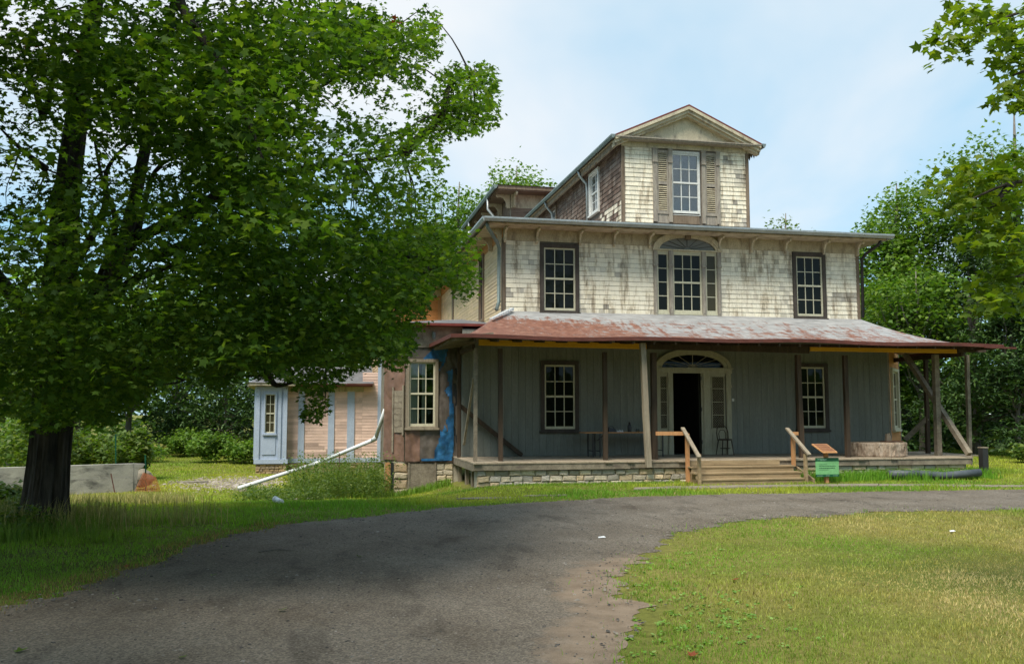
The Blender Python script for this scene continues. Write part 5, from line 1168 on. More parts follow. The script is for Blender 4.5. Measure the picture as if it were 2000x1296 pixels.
# --- the big maple at the left
TB = np.array([-4.38, 16.2, 0.0])
mp = thing('maple_tree', tuple(TB), 'huge dark trunked maple at the left whose boughs overhang the driveway', 'tree')
tk = MB(); n_ = 26; V = []; Fq = []
lev = [(-.25, .60), (0, .47), (.18, .385), (.5, .335), (1.1, .31), (1.9, .30), (2.8, .30), (3.6, .27), (4.6, .225), (6.0, .19), (7.6, .15), (9.5, .11), (11.5, .07), (13.5, .03)]
ph = [random.uniform(0, 6.28) for _ in range(6)]
for k, (z, r_) in enumerate(lev):
    cx0 = TB[0]+.02*z+.05*math.sin(z*.7)+.06*max(0, z-4); cy0 = TB[1]+.04*math.sin(z*.5+1)
    for i in range(n_*2):
        an = 2*math.pi*i/(n_*2)
        rr_ = r_*(1+.05*math.sin(5*an+ph[0]+z*.3)+.04*math.sin(9*an+ph[1]+z*.2)+.05*math.sin(17*an+ph[2]+.8*math.sin(z*1.3))+.03*random.uniform(-1, 1)+(.25*max(0, .25-z)*math.sin(5*an+ph[3])))
        V.append((cx0+rr_*math.cos(an), cy0+rr_*math.sin(an), z))
for k in range(len(lev)-1):
    for i in range(n_*2): j = (i+1) % (n_*2); Fq.append((k*n_*2+i, k*n_*2+j, (k+1)*n_*2+j, (k+1)*n_*2+i))
MB().add(V, Fq).build('trunk', M['bark'], mp)
mask = np.array([(-5,-5),(735,-5),(770,30),(800,48),(830,12),(856,14),(862,70),(858,112),(822,146),(842,188),(862,130),(895,112),(912,138),(950,106),(972,150),(976,235),(940,272),(880,262),(858,300),(873,338),(860,392),(842,432),(905,440),(938,470),(932,560),(908,606),(880,562),(845,552),(838,600),(832,640),(805,655),(805,690),(770,735),(752,705),(700,728),(650,752),(640,800),(618,822),(588,815),(596,772),(560,742),(505,742),(500,715),(455,745),(420,770),(380,725),(330,735),(300,765),(258,800),(215,838),(150,812),(128,838),(60,850),(30,800),(-5,815)], float)
holes_m = [((560, 330), 26, 12), ((470, 300), 20, 10), ((690, 400), 24, 12), ((420, 380), 22, 12), ((560, 480), 20, 10), ((800, 190), 44, 22), ((775, 232), 40, 20), ((690, 265), 22, 12), ((800, 345), 16, 14), ((600, 285), 18, 10), ((655, 185), 36, 30), ((700, 205), 42, 26), ((745, 160), 30, 16), ((640, 225), 30, 22), ((735, 345), 14, 16), ((150, 285), 46, 26), ((265, 305), 40, 22), ((330, 330), 40, 16), ((215, 75), 30, 14), ((140, 110), 30, 16), ((830, 215), 24, 12), ((180, 470), 28, 24), ((270, 440), 30, 14), ((20, 200), 22, 22), ((345, 150), 18, 10), ((620, 400), 20, 14), ((310, 575), 22, 12)]
CC = np.array([-3.5, 13.2, 7.2]); CR = np.array([7.6, 5.4, 7.4])
def ell_range(px, py):
    d = ray(px, py); d = d/np.linalg.norm(d); o_ = (np.array([0, 0, CZ])-CC)/CR; e = d/CR
    a = e@e; b_ = 2*o_@e; c_ = o_@o_-1; q = b_*b_-4*a*c_
    if q <= 0: return None
    q = math.sqrt(q); return max((-b_-q)/(2*a), 5.0), (-b_+q)/(2*a), d
SC = []; SR = []
tries = 0
while len(SC) < 930 and tries < 40000:
    tries += 1
    px, py = rng.uniform(0, 980), rng.uniform(0, 850)
    if not inside(mask, np.array([px]), np.array([py]))[0]: continue
    if any(((px-c0[0])/a_)**2+((py-c0[1])/b_)**2 < 1 for c0, a_, b_ in holes_m): continue
    if (0 < px < 340 and 170 < py < 560 and rng.random() < .55) or (px > 560 and py < 430 and rng.random() < .45): continue
    e = ell_range(px, py)
    if e is None: e = (14.5, 16.5, ray(px, py)/np.linalg.norm(ray(px, py)))
    t0_, t1_, d = e
    if t1_-t0_ < .6: t1_ = t0_+.6
    f = rng.beta(.8, .9); p = np.array([0, 0, CZ])+d*(t0_+(t1_-t0_)*f)
    if p[2] < 1.7 or np.hypot(p[0]-TB[0], p[1]-TB[1]) < .7: continue
    # keep the spray's own radius inside the outline
    rp = .62*FPX/ (p@fw)
    an = rng.uniform(0, 6.28, 8); okk = inside(mask, px+rp*.75*np.cos(an), py+rp*.45*np.sin(an)).mean()
    onl = (px+rp < 0) or okk > .8
    SC.append(p); SR.append(rng.uniform(.42, .75) if onl else rng.uniform(.24, .38))
for poly_, cnt, d0_, d1_ in (([(430,430),(700,400),(930,455),(920,555),(835,600),(760,700),(600,705),(430,680)], 210, 12.6, 15.0), ([(0,600),(260,640),(300,740),(215,825),(60,840),(0,800)], 90, 12.5, 17.5), ([(860,135),(950,112),(970,230),(900,255),(850,290)], 34, 13.4, 15.2), ([(640,0),(855,12),(855,110),(780,170),(640,150)], 60, 13, 16), ([(600,740),(640,760),(635,815),(592,812)], 12, 13.4, 14.2), ([(0,400),(420,400),(440,700),(0,700)], 60, 14.5, 17.5)):
    pa_ = np.array(poly_, float); c_n = 0
    while c_n < cnt:
        px, py = rng.uniform(pa_[:, 0].min(), pa_[:, 0].max()), rng.uniform(pa_[:, 1].min(), pa_[:, 1].max())
        if inside(pa_, np.array([px]), np.array([py]))[0]:
            SC.append(at(px, py, rng.uniform(d0_, d1_))); SR.append(rng.uniform(.28, .6)); c_n += 1
SC = np.array(SC); SR = np.array(SR)
nl = (SR**2*rng.uniform(215, 310, len(SR))+9).astype(int)
pos, outw = spray(SC, SR, nl, .09, .42)
ppx, ppy, dep = proj(pos)
keep = inside(mask+0, ppx+rng.normal(0, 6, len(pos)), ppy+rng.normal(0, 6, len(pos))) | (ppx < 0) | (ppy < 0)
hole = np.zeros(len(pos), bool)
for c0, a_, b_ in holes_m: hole |= (((ppx-c0[0])/(a_*.8))**2+((ppy-c0[1])/(b_*.8))**2 < 1) & (rng.random(len(pos)) < .8)
keep &= ~hole & (pos[:, 2] > 1.55)
pos, outw = pos[keep], outw[keep]
sz_ = np.exp(rng.normal(-2.74, .24, len(pos)))
# upper and hidden side of the crown, outside the picture: it throws the shade
P2 = CC+rng.normal(0, 1, (9000, 3))*np.array([4.4, 4.4, 3.8]); P2 = P2[((P2-CC)/CR*np.array([1, 1, 1]))[:, 0]**2+((P2-CC)/CR)[:, 1]**2+((P2-CC)/CR)[:, 2]**2 < 1.0]
ax_, ay_, ad_ = proj(P2); outf = ((ax_ < -120) | (ay_ < -90) | (ad_ < 1)) & (P2[:, 2] > 2.2); P2 = P2[outf & (P2[:, 0] < -.8)][:1400]
p2, o2 = spray(P2, rng.uniform(.7, 1.1, len(P2)), np.full(len(P2), 24)); s2 = rng.uniform(.17, .26, len(p2))
bx0, by0, bd0 = proj(p2); k = (bx0 < -15) | (by0 < -15); p2, o2, s2 = p2[k], o2[k], s2[k]
link('crown', crown_mesh(np.vstack([pos, p2]), np.vstack([outw, o2]), np.concatenate([sz_, s2])), M['maple'], mp)
# bough reaching towards the viewer: bigger, darker leaves
nb_px = [(205,95),(255,60),(300,110),(330,60),(380,45),(350,140),(400,110),(440,70),(455,150),(500,120),(300,170),(250,150),(420,200),(480,215),(530,190),(560,240),(440,700),(500,290),(560,320),(600,300),(590,370),(530,370),(470,330),(410,270),(370,200),(330,200),(280,210),(610,240),(640,60),(600,100),(560,60),(690,30),(520,30),(610,420),(550,430),(480,400),(590,180)]
nm_ = thing('maple_tree', (-7.2, .6, 0), 'nearer maple whose big leaved dark bough hangs down at the top left, unseen crown added for shade', 'tree')
MB().tube([(-7.2, .6, -.2), (-7.2, .6, .4), (-7.15, .7, 2.6), (-6.9, 1.0, 5.2), (-6.6, 1.3, 8.5)], [.44, .34, .30, .25, .12], 14).build('trunk', M['bark'], nm_, True)
P3 = np.array([-5.6, 2.4, 7.4])+rng.normal(0, 1, (2600, 3))*np.array([2.3, 2.3, 1.9]); P3 = P3[P3[:, 2] > 3.6]  # out-of-view crown added to throw shade on the near driveway
a3, b3_, c3 = proj(P3); P3 = P3[(a3 < -90) | (b3_ < -90) | (c3 < .6)][:400]
p3_, o3_ = spray(P3, rng.uniform(.5, .9, len(P3)), np.full(len(P3), 20)); a3, b3_, c3 = proj(p3_); k = (a3 < -12) | (b3_ < -12) | (c3 < .5); p3_, o3_ = p3_[k], o3_[k]
link('crown', crown_mesh(p3_, o3_, rng.uniform(.14, .22, len(p3_))), M['maple'], nm_)
NC = np.array([at(px+rng.normal(0, 12), py+rng.normal(0, 12), rng.uniform(7.6, 9.6)) for px, py in nb_px for _ in range(2)])
pn_, on_ = spray(NC, rng.uniform(.30, .48, len(NC)), np.full(len(NC), 30)); link('crown', crown_mesh(pn_, on_, rng.uniform(.065, .105, len(pn_))), M['maple'], nm_)
tw_ = MB(); fork = np.array([-4.1, 15.9, 3.6])
lead = [np.array([-6.9, 1.0, 5.2]), np.array([-4.6, 4.2, 6.6]), at(300, -160, 9.6), at(352, 5, 9.2), at(420, 110, 8.9), at(470, 200, 8.7), at(515, 318, 8.5)]
def limb(pts, r0, r1, n=8, nm='limb', par=mp, mat='bark', dens=5):
    pts = spline(np.array(pts), max(len(pts)*dens, 6)) if len(pts) > 2 else np.array(limb_pts(pts[0], pts[1], 8))
    rad = [r0+(r1-r0)*(k/(len(pts)-1))**.7 for k in range(len(pts))]
    return MB().tube([tuple(p) for p in pts], rad, n).build(nm, M[mat], par, True)
limb(lead, .11, .016, par=nm_)
vis = [[(150,640,16.0),(205,520,15.5),(225,430,15.5),(200,350,15.4),(180,250,15.5)], [(175,650,16.2),(240,560,15.6),(330,520,15.2),(420,500,15),(520,455,14.6)], [(200,600,16.1),(260,480,15.6),(300,340,15.4),(360,300,15.2)],
       [(120,560,16.3),(200,420,15.5),(210,330,15.3),(270,260,15)], [(90,330,16.1),(40,290,15.6),(0,250,15.2)], [(95,420,16.1),(160,250,15.7),(250,150,15.4),(330,60,15.1)], [(85,230,16.2),(60,150,15.8),(30,60,15.4)], [(90,220,16.2),(110,130,15.8),(150,20,15.2)],
       [(210,480,15.4),(400,400,14.8),(540,190,14.6),(600,180,14.4),(690,138,14.2)], [(260,470,15.3),(470,360,14.8),(620,325,14.4),(700,315,14.2),(785,300,14)], [(785,300,14),(830,260,14),(862,225,13.9),(880,165,13.9),(920,150,13.9)], [(300,500,15.0),(520,430,14.4),(640,440,14.0),(700,465,13.8),(760,500,13.7),(860,500,13.5)],
       [(230,690,15.8),(330,670,15),(430,670,14.6),(520,690,14.2),(640,690,14)], [(220,700,15.8),(290,720,15),(360,742,14.8)], [(520,690,14.2),(525,730,14),(540,752,14),(580,745,13.9)], [(480,600,14.6),(620,590,14),(680,650,13.7),(740,690,13.6)], [(760,500,13.7),(800,540,13.5),(850,520,13.4),(900,545,13.3)], [(120,700,16.2),(30,640,15.8),(-40,560,15.4)]]
for L in vis:
    r0 = .13 if len(L) > 3 else .09
    limb([at(*q) for q in L], r0*.8, .016, 7)
limb([(TB[0]+.1, TB[1]-.1, 2.9), (TB[0]+1.0, TB[1]-.3, 4.2), (TB[0]+1.5, TB[1]-.5, 6.5), (TB[0]+1.9, TB[1]-.4, 9.5)], .20, .05, 9)
limb([(TB[0], TB[1], 3.1), (TB[0]-1.2, TB[1]+.2, 4.6), (TB[0]-2.2, TB[1]+.3, 7.5)], .17, .04, 9)
allp = np.array([at(*q) for L in vis for q in L])
for c0 in SC[rng.permutation(len(SC))[:420]]:
    a_ = allp[np.argmin(np.linalg.norm(allp-c0-np.array([0, 0, .6]), axis=1))]
    if np.linalg.norm(a_-c0) > 1.9: continue
    tw_.tube([tuple(p) for p in limb_pts(a_, c0, 7, .07, .2)], [.020, .017, .014, .011, .009, .007, .004], 4, False)
tw_.build('twig_work', M['bark'], mp)['kind'] = 'stuff'
rp_ = np.array([at(*q) for q in ((68, 98, 14), (165, 95, 13.8), (268, 205, 13.5), (372, 268, 13), (765, 38, 13.8), (470, 475, 13.3), (131, 755, 13))]); pq, oq = spray(rp_, np.full(7, .10), np.full(7, 7)); link('russet_leaf_cluster', crown_mesh(pq, oq, rng.uniform(.07, .11, len(pq))), M['leaf_red'], mp)['kind'] = 'stuff'

# --- maple reaching in from the right
rm = thing('maple_tree', (12.5, 5.4, 0), 'bright yellow green maple boughs reaching in from the right edge', 'tree')
MB().tube([(12.5, 5.4, -.2), (12.5, 5.4, .4), (12.45, 5.45, 2.5), (12.3, 5.6, 5), (12.0, 5.9, 8)], [.42, .32, .28, .24, .15], 14).build('trunk', M['bark'], rm, True)
rl = [(1830,75),(1860,45),(1850,95),(1890,30),(1900,70),(1930,20),(1890,5),(1955,50),(1980,15),(1960,85),(1990,60),(1985,110),(1970,130),(1995,150),(1975,180),(1995,205),(1960,195),(1992,90),
      (1840,375),(1860,350),(1885,330),(1910,315),(1880,390),(1850,400),(1915,360),(1945,330),(1975,315),(1940,390),(1900,420),(1930,440),(1960,410),(1985,380),(1990,345),(1910,455),(1950,465),(1985,440),(1930,490),(1965,505),(1990,480),(1910,560),(1935,535),(1965,540),(1990,525),(1920,590),(1950,570),(1985,565),(1990,600),(1930,605)]
RCn = np.array([at(px+rng.normal(0, 6), py+rng.normal(0, 6), rng.uniform(8.0, 9.4)) for px, py in rl for _ in range(2)])
pr1, or1 = spray(RCn, rng.uniform(.10, .22, len(RCn)), np.full(len(RCn), 18))
P2 = np.array([11.8, 6.2, 7.0])+rng.normal(0, 1, (700, 3))*np.array([2.6, 2.6, 2.4]); ax_, ay_, ad_ = proj(P2); P2 = P2[((ax_ > 2080) | (ay_ < -80)) & (P2[:, 2] > 2.6)][:130]
pr2, or2 = spray(P2, rng.uniform(.5, .8, len(P2)), np.full(len(P2), 26)); bx0, by0, _ = proj(pr2); k = (bx0 > 2010) | (by0 < -10); pr2, or2 = pr2[k], or2[k]
link('crown', crown_mesh(np.vstack([pr1, pr2]), np.vstack([or1, or2]), np.concatenate([rng.uniform(.07, .115, len(pr1)), rng.uniform(.12, .2, len(pr2))])), M['maple_y'], rm)
for L in ([(12.3, 5.6, 5.0), at(2250, -60, 9), at(2080, 0, 8.8), at(1990, 25, 8.7), at(1900, 62, 8.6)], [(12.35, 5.5, 3.6), at(2300, 300, 9), at(2080, 345, 8.8), at(1975, 358, 8.6), at(1890, 392, 8.5)], [(12.4, 5.5, 3.2), at(2300, 420, 9), at(2060, 520, 8.8), at(1960, 545, 8.6)], [at(1975, 358, 8.6), at(1940, 400, 8.6), at(1900, 405, 8.5)], [at(2080, 0, 8.8), at(2020, 120, 8.8), at(1975, 150, 8.7)]): limb(L, .05, .008, 6, par=rm)

# --- background trees
def bg_tree(name, label, x, y, h, cr_, z0=.12, n=7000, mat='leaf_mid', shape='round', lsize=.26, seed=0, trunk=True, group=None, lf=(SIMPLE, SF_), cat='tree', tr=None, flat=.22, barkm='bark2'):
    global rng
    keep_rng = rng; rng = np.random.default_rng(seed+100)
    zg = float(gz(x, y)); root = thing(name, (x, y, zg), label, cat, group)
    m_ = max(30, n//95) if shape == 'cone' else (64 if n > 4000 else 26); zb_ = z0*h
    if shape == 'cone':
        f = rng.random(m_)**.8; zc_ = zb_+(h-zb_)*f; rr_ = cr_*(1-f)**.85*rng.uniform(.45, 1.0, m_)+.1
        an = rng.uniform(0, 6.28, m_); C = np.stack([x+rr_*np.cos(an), y+rr_*np.sin(an), zg+zc_], 1)
        Rs = (.35+.45*(1-f))*cr_*.42
    else:
        v = rng.normal(0, 1, (m_, 3)); v /= np.linalg.norm(v, axis=1)[:, None]; rad = .84*rng.uniform(.1, 1.0, m_)**.5
        lob = .88+.16*np.sin(3*np.arctan2(v[:, 1], v[:, 0])+seed)*np.cos(2.3*v[:, 2]+seed)+.06*rng.normal(0, 1, m_)
        p_ = v*(rad*lob)[:, None]
        if shape == 'tall': p_[:, :2] *= (1-.35*np.clip(p_[:, 2:3], -1, 1))
        C = np.stack([x+p_[:, 0]*cr_, y+p_[:, 1]*cr_, zg+zb_+(h-zb_)*(.5+.48*p_[:, 2])], 1); Rs = np.full(m_, cr_*.33)*rng.uniform(.6, 1.25, m_); flat = .34
    nl_ = np.maximum(20, (n/m_*Rs/Rs.mean()).astype(int)); p_, o_ = spray(C, Rs, nl_, flat, .25)
    p_ = p_[p_[:, 2] > zg+.15]; o_ = o_[:len(p_)]
    V, F = leaves(p_, rng.uniform(.7, 1.3, len(p_))*lsize, o_, lf[0], lf[1]); link('crown', np_mesh('crown', V, F), M[mat], root)
    if trunk:
        tr = tr or .018*h
        mb_ = MB().tube([(x, y, zg-.3), (x, y, zg+.2), (x+.01*h, y, zg+h*.3), (x-.01*h, y, zg+h*.65), (x, y, zg+h*.92)], [tr*1.5, tr, tr*.8, tr*.5, tr*.1], 8)
        mb_.build('trunk', M[barkm], root, True); tws = MB()
        for c0 in C[::max(1, len(C)//22)]:
            zs = zg+max(h*.15, (c0[2]-zg)*.55); tws.tube([tuple(q) for q in limb_pts((x, y, zs), c0, 5, .05, .4)], [tr*.4, tr*.3, tr*.22, tr*.14, tr*.06], 5, False)
        tws.build('limbs_and_twigs', M[barkm], root)['kind'] = 'stuff'
    rng = keep_rng
    return root
def bpx(px, D): p = at(px, 805, D); return float(p[0]), float(p[1])
def hgt(py, D): return CZ+(805-py)/FPX*D*1.0
WOODR = 'trees at the edge of the wood on the right'; WOODL = 'trees beyond the left lawn'; WOODB = 'tree tops rising behind the house'
for args in (
    ('maple_tree', 'round crowned maple directly right of the house eave', 1768, 46, 352, 4.3, 20000, 'leaf_mid', 'tall', .22, 1, WOODR, .10),
    ('maple_tree', 'tall broad maple against the sky at the right edge', 2010, 44, 205, 5.2, 18000, 'leaf_mid', 'round', .22, 2, WOODR, .2),
    ('hemlock_tree', 'dark hemlock behind the right porch posts', 1905, 40, 470, 3.6, 8000, 'leaf_dark', 'cone', .30, 3, WOODR, .03),
    ('hemlock_tree', 'black green hemlock low at the right edge', 1985, 38, 560, 3.6, 8000, 'leaf_dark', 'cone', .30, 4, WOODR, .03),
    ('beech_tree', 'slim pale barked tree seen between the right porch posts', 1800, 41, 520, 2.9, 5000, 'leaf_mid', 'round', .22, 5, WOODR, .28),
    ('beech_tree', 'leafy understorey tree just beside the right porch wall', 1722, 43, 610, 2.6, 4500, 'leaf_mid', 'round', .22, 6, WOODR, .05),
    ('oak_tree', 'small tree top peeping over the flat roof right of the tower', 1545, 66, 424, 3.2, 3000, 'leaf_light', 'tall', .26, 7, WOODB, .3),
    ('oak_tree', 'leafy tree top directly behind the rear attic block', 1010, 62, 330, 4.8, 15000, 'leaf_mid', 'round', .26, 8, WOODB, .3),
    ('oak_tree', 'lower tree top left of the rear attic block', 895, 60, 362, 4.8, 15000, 'leaf_mid', 'round', .26, 9, WOODB, .25),
    ('oak_tree', 'rounded tree half hidden by the maple bough left of the house', 800, 58, 400, 4.6, 8000, 'leaf_mid', 'round', .26, 10, WOODB, .15),
    ('spruce_tree', 'dark layered evergreen behind the lawn beside the low wing', 440, 52, 620, 4.6, 9000, 'leaf_dark', 'cone', .34, 11, WOODL, .04),
    ('spruce_tree', 'second dark evergreen left of the layered one', 345, 56, 590, 4.4, 7000, 'leaf_dark', 'cone', .34, 12, WOODL, .04),
    ('ash_tree', 'mid green tree over the hedge in the middle of the left lawn', 250, 50, 560, 3.6, 6000, 'leaf_mid', 'round', .24, 13, WOODL, .12),
    ('ash_tree', 'light green tree glimpsed right of the maple trunk', 150, 46, 600, 3.4, 5500, 'leaf_light', 'round', .24, 14, WOODL, .1),
    ('ash_tree', 'light green tree glimpsed left of the maple trunk', 20, 42, 590, 3.6, 6000, 'leaf_light', 'round', .24, 15, WOODL, .08),
    ('ash_tree', 'pale tree behind the low wing roof', 560, 60, 560, 4.2, 5500, 'leaf_mid', 'round', .26, 16, WOODL, .1)):
    nm, lb, px, D, py, cr_, n, mt, shp, ls, sd, gp, z0 = args; x, y = bpx(px, D)
    lf = (NEEDLE, NF_) if mt == 'leaf_dark' else (SIMPLE, SF_)
    bg_tree(nm, lb, x, y, hgt(py, D)*(1 if shp == 'cone' else 1.12 if gp == WOODB else 1.09), cr_, z0, n, mt, shp, ls, sd, True, gp, lf)
HEDGE = 'shrubs along the far edge of the left lawn'
for k, (px, D, py, cr_, mt, lb) in enumerate(((175, 33, 828, 1.3, 'leaf_light', 'yellow green shrub right behind the retaining wall'), (230, 34.5, 842, 1.2, 'leaf_light', 'loose shrub behind the leaning green stake'), (290, 46, 842, 1.8, 'leaf_mid', 'leftmost shrub of the hedge beyond the lawn'), (345, 47, 850, 1.7, 'leaf_mid', 'second shrub of the hedge beyond the lawn'), (405, 47, 852, 1.7, 'leaf_light', 'middle shrub of the hedge under the dark evergreen'), (455, 46, 854, 1.6, 'leaf_mid', 'fourth shrub of the hedge beyond the lawn'), (498, 46, 850, 1.5, 'leaf_mid', 'shrub of the hedge next to the low wing'),
                                               (30, 30, 800, 1.5, 'leaf_light', 'pale shrub left of the maple trunk'), (80, 36, 790, 1.8, 'leaf_mid', 'leafy shrub hidden behind the maple trunk'), (-5, 17.5, 965, .55, 'leaf_light', 'low leafy shrub at the left edge of the picture'), (1985, 33, 868, 1.0, 'leaf_light', 'small bright shrub at the right edge before the wood'))):
    x, y = bpx(px, D); h = hgt(py, D)-float(gz(x, y)); fh = (1, 1.25, .8, 1.55, .9, 1.35, 1.1, 1.2, 1, 1, 1)[k]; x += .8*math.sin(k*2.1); y += 2.2*math.cos(k*1.7)*(D > 40); bg_tree('shrub', lb, x, y, max(h, .6)*fh, cr_*(1, .8, 1.25, .75, 1.2, .8, 1, 1, 1, 1, 1)[k], .02, 2600, mt, 'round', .16 if D > 25 else .10, 40+k, False, HEDGE if 2 <= k <= 6 else None, (SIMPLE, SF_), 'shrub')
# far wood
n = 60000; an = np.where(rng.random(n) < .6, rng.uniform(-1.15, 1.25, n), rng.uniform(1.25, 5.13, n)); rd = np.where(np.cos(an) > .3, rng.uniform(70, 96, n), rng.uniform(75, 95, n)); xx, yy = rd*np.sin(an), rd*np.cos(an)
hm = 9+7*fbm(an*9+20, rd*.05, 77, 3)-np.where(np.cos(an) < .3, 5, 0); zz = hm*rng.random(n); V, F = leaves(np.stack([xx, yy, zz], 1), rng.uniform(.6, 1.3, n)*np.where(np.cos(an) < .3, 2.0, 1), np.stack([np.cos(an), np.sin(an), 0*an], 1), SIMPLE, SF_)
tag(link('distant_wood', np_mesh('distant_wood', V, F), M['leaf_mid']), 'distant wood closing off the view behind house and lawns', 'wood', None, 'stuff')

n = 9000; pxs = rng.uniform(1640, 2500, n); D_ = rng.uniform(44, 58, n); q = np.array([at(a_, 805, d_) for a_, d_ in zip(pxs, D_)]); q[:, 2] = 4.2*rng.random(n)**1.2
V, F = leaves(q, rng.uniform(.3, .7, n), rng.normal(0, 1, (n, 3)), SIMPLE, SF_)
tag(link('undergrowth', np_mesh('undergrowth', V, F), M['leaf_dark']), 'dark undergrowth filling the wood edge right of the house', 'undergrowth', None, 'stuff')

# ------------------------------------------------------------------ grass and weeds
M['grass'] = leaf_mat('grass_blade', [(0, G(.75)), (1, G(1.2))], .35, (1.5, 1.5, .7), True, .6)
def blades(name, x, y, h, wd, colr, label, lean=.5, seg=False):
    n = len(x); z = gz(x, y); an = rng.uniform(0, 6.28, n); la = rng.uniform(0, 6.28, n); ln = np.abs(rng.normal(0, lean, n))*h
    sx, sy = np.cos(an)*wd/2, np.sin(an)*wd/2; lx, ly = np.cos(la)*ln, np.sin(la)*ln
    if not seg:
        V = np.stack([np.stack([x-sx, y-sy, z], 1), np.stack([x+sx, y+sy, z], 1), np.stack([x+lx, y+ly, z+h], 1)], 1); F = np.arange(n*3).reshape(-1, 3); k = 3
    else:
        V = np.stack([np.stack([x-sx, y-sy, z], 1), np.stack([x+sx, y+sy, z], 1), np.stack([x+sx*.8+lx*.3, y+sy*.8+ly*.3, z+h*.6], 1), np.stack([x-sx*.8+lx*.3, y-sy*.8+ly*.3, z+h*.6], 1), np.stack([x+lx, y+ly, z+h], 1)], 1)
        F = (np.arange(n)[:, None, None]*5+np.array([(0,1,2),(0,2,3),(3,2,4)])[None]).reshape(-1, 3); k = 5
    return tag(link(name, np_mesh(name, V.reshape(-1, 3), F, np.repeat(colr, k, 0)), M['grass']), label, 'grass', None, 'stuff')
def fan(n, r0, r1, a0, a1, p):
    u = rng.random(n); q = 2-p; r_ = (r0**q+u*(r1**q-r0**q))**(1/q); a_ = rng.uniform(R(a0), R(a1), n)
    return r_*np.sin(a_), r_*np.cos(a_), r_
HOUSEP = np.array([(3.7, 23.1), (18.4, 23.1), (19.6, 24.2), (19.6, 41), (3.2, 41), (-2.7, 40.3), (-2.7, 39.5), (2.4, 39.8), (2.4, 28.5), (1.8, 27.2), (2.4, 26.55), (3.7, 26.5)])
PATHP = np.vstack([fp_a, fp_b[::-1]])
x, y, r_ = fan(680000, 4.6, 62, -26, 50, 1.45)
jit = np.where(rng.random(len(x)) < .3, .26, .06); okk = ~inside(DRIVE[::2], x+rng.normal(0, 1, len(x))*jit, y+rng.normal(0, 1, len(x))*jit) & ~inside(HOUSEP, x, y) & ~(inside(PATHP, x, y) & (rng.random(len(x)) < .90))
dnr = dist_line(NE, x, y); okk &= ~((dnr < .22) & (y < 13.5) & (fbm(x*2.6, y*2.6, 31) < .46)); okk &= ~((fbm(x*1.3, y*1.3, 61) > .68) & (rng.random(len(x)) < .6))
x, y, r_, dnr = x[okk], y[okk], r_[okk], dnr[okk]
right = inside(np.vstack([NE, [(70, -14)]]), x, y)
dry = fbm(x*.45+9, y*.45, 41, 4); fine_ = fbm(x*2.2, y*2.2, 43, 3)
gr = np.array([.16, .26, .028]); ol = np.array([.31, .28, .08]); br_ = np.array([.46, .37, .18]); lush = np.array([.125, .26, .018])
t_ = np.clip((dry-.37)*1.9+.32*ss((dnr-1.0)/3.5)+.25*(fine_-.5), 0, 1)[:, None]
cR = np.where(t_ < .5, gr*(1-t_*2)+ol*t_*2, ol*(2-t_*2)+br_*(t_*2-1))
dl = fbm(x*.3+2, y*.3, 51, 4); t2 = np.clip((dl-.38)*2.4*(.25+.75*ss((y-17)/3))+.30*ss((y-19)/6)*(x < 3), 0, 1)[:, None]  # shade under the tree and sun beyond worked into the blade colour
cL = lush*(1-t2)+np.array([.36, .38, .045])*t2
colr = np.where(right[:, None], cR*1.18, cL*1.12)*rng.uniform(.8, 1.2, (len(x), 1))
dfe = dist_line(FE, x, y); edg = (~right & (dfe < .4) & (y < 16) & (rng.random(len(x)) < .5)); colr[edg] = np.array([.30, .20, .08])*rng.uniform(.7, 1.2, (edg.sum(), 1))
dead = rng.random(len(x)) < np.where(right, .10, .04); colr[dead] = np.array([.34, .27, .13])*rng.uniform(.7, 1.2, (dead.sum(), 1))
h = rng.uniform(.025, .06, len(x))*np.where(right, 1.0, 1.05)*(1+.7*(fbm(x*.9, y*.9, 71) > .60)*(~right))*np.clip(r_/16, .85, 1.35)*np.where((y > 20.5) & ~right, .7, 1)*np.where(right, .8, 1)
wd = .0055*np.clip(r_/6.5, .9, 7)
clmp = fbm(x*1.7, y*1.7, 83, 3); h = h*np.clip(.35+1.35*clmp, .5, 1.7); colr = colr*(.78+.46*fbm(x*3.1, y*3.1, 87, 3))[:, None]
nr = (r_ < 11)
for nm, sel, lb, sg in (('lawn_grass', right & nr, 'near dry mottled grass of the round lawn in the right foreground', True), ('lawn_grass', right & ~nr, 'far part of the round lawn grass right of the driveway', False), ('verge_grass', ~right & nr, 'shaded green verge grass at the left edge of the driveway', True), ('verge_grass', ~right & ~nr, 'grass of the left lawn and the strip before the porch', False)):
    blades(nm, x[sel], y[sel], h[sel], wd[sel], colr[sel], lb, .55, sg)
def clump(name, spots, n, hmin, hmax, wd, c0, c1, label, spread=.25, lean=.35):
    s = np.array(spots); k = rng.integers(0, len(s), n); x = s[k, 0]+rng.normal(0, 1, n)*spread; y = s[k, 1]+rng.normal(0, 1, n)*spread*.6
    o_ = ~inside(HOUSEP, x, y) & ~inside(DRIVE, x, y); x, y = x[o_], y[o_]; m_ = len(x); f = rng.random((m_, 1))
    return blades(name, x, y, rng.uniform(hmin, hmax, m_), np.full(m_, wd), (np.array(c0)*(1-f)+np.array(c1)*f), label, lean, True)
clump('tall_grass', [(x_, 22.55+.1*math.sin(x_*3)) for x_ in np.arange(12.7, 18.3, .35)], 5200, .10, .36, .016, (.10, .27, .016), (.18, .34, .03), 'lush tall grass along the foundation right of the steps', .22)
clump('tall_grass', [(x_, 22.85) for x_ in np.arange(3.2, 9.4, .35)], 2200, .03, .085, .014, (.12, .26, .02), (.22, .32, .04), 'fringe of grass along the stone foundation left of the steps', .2)
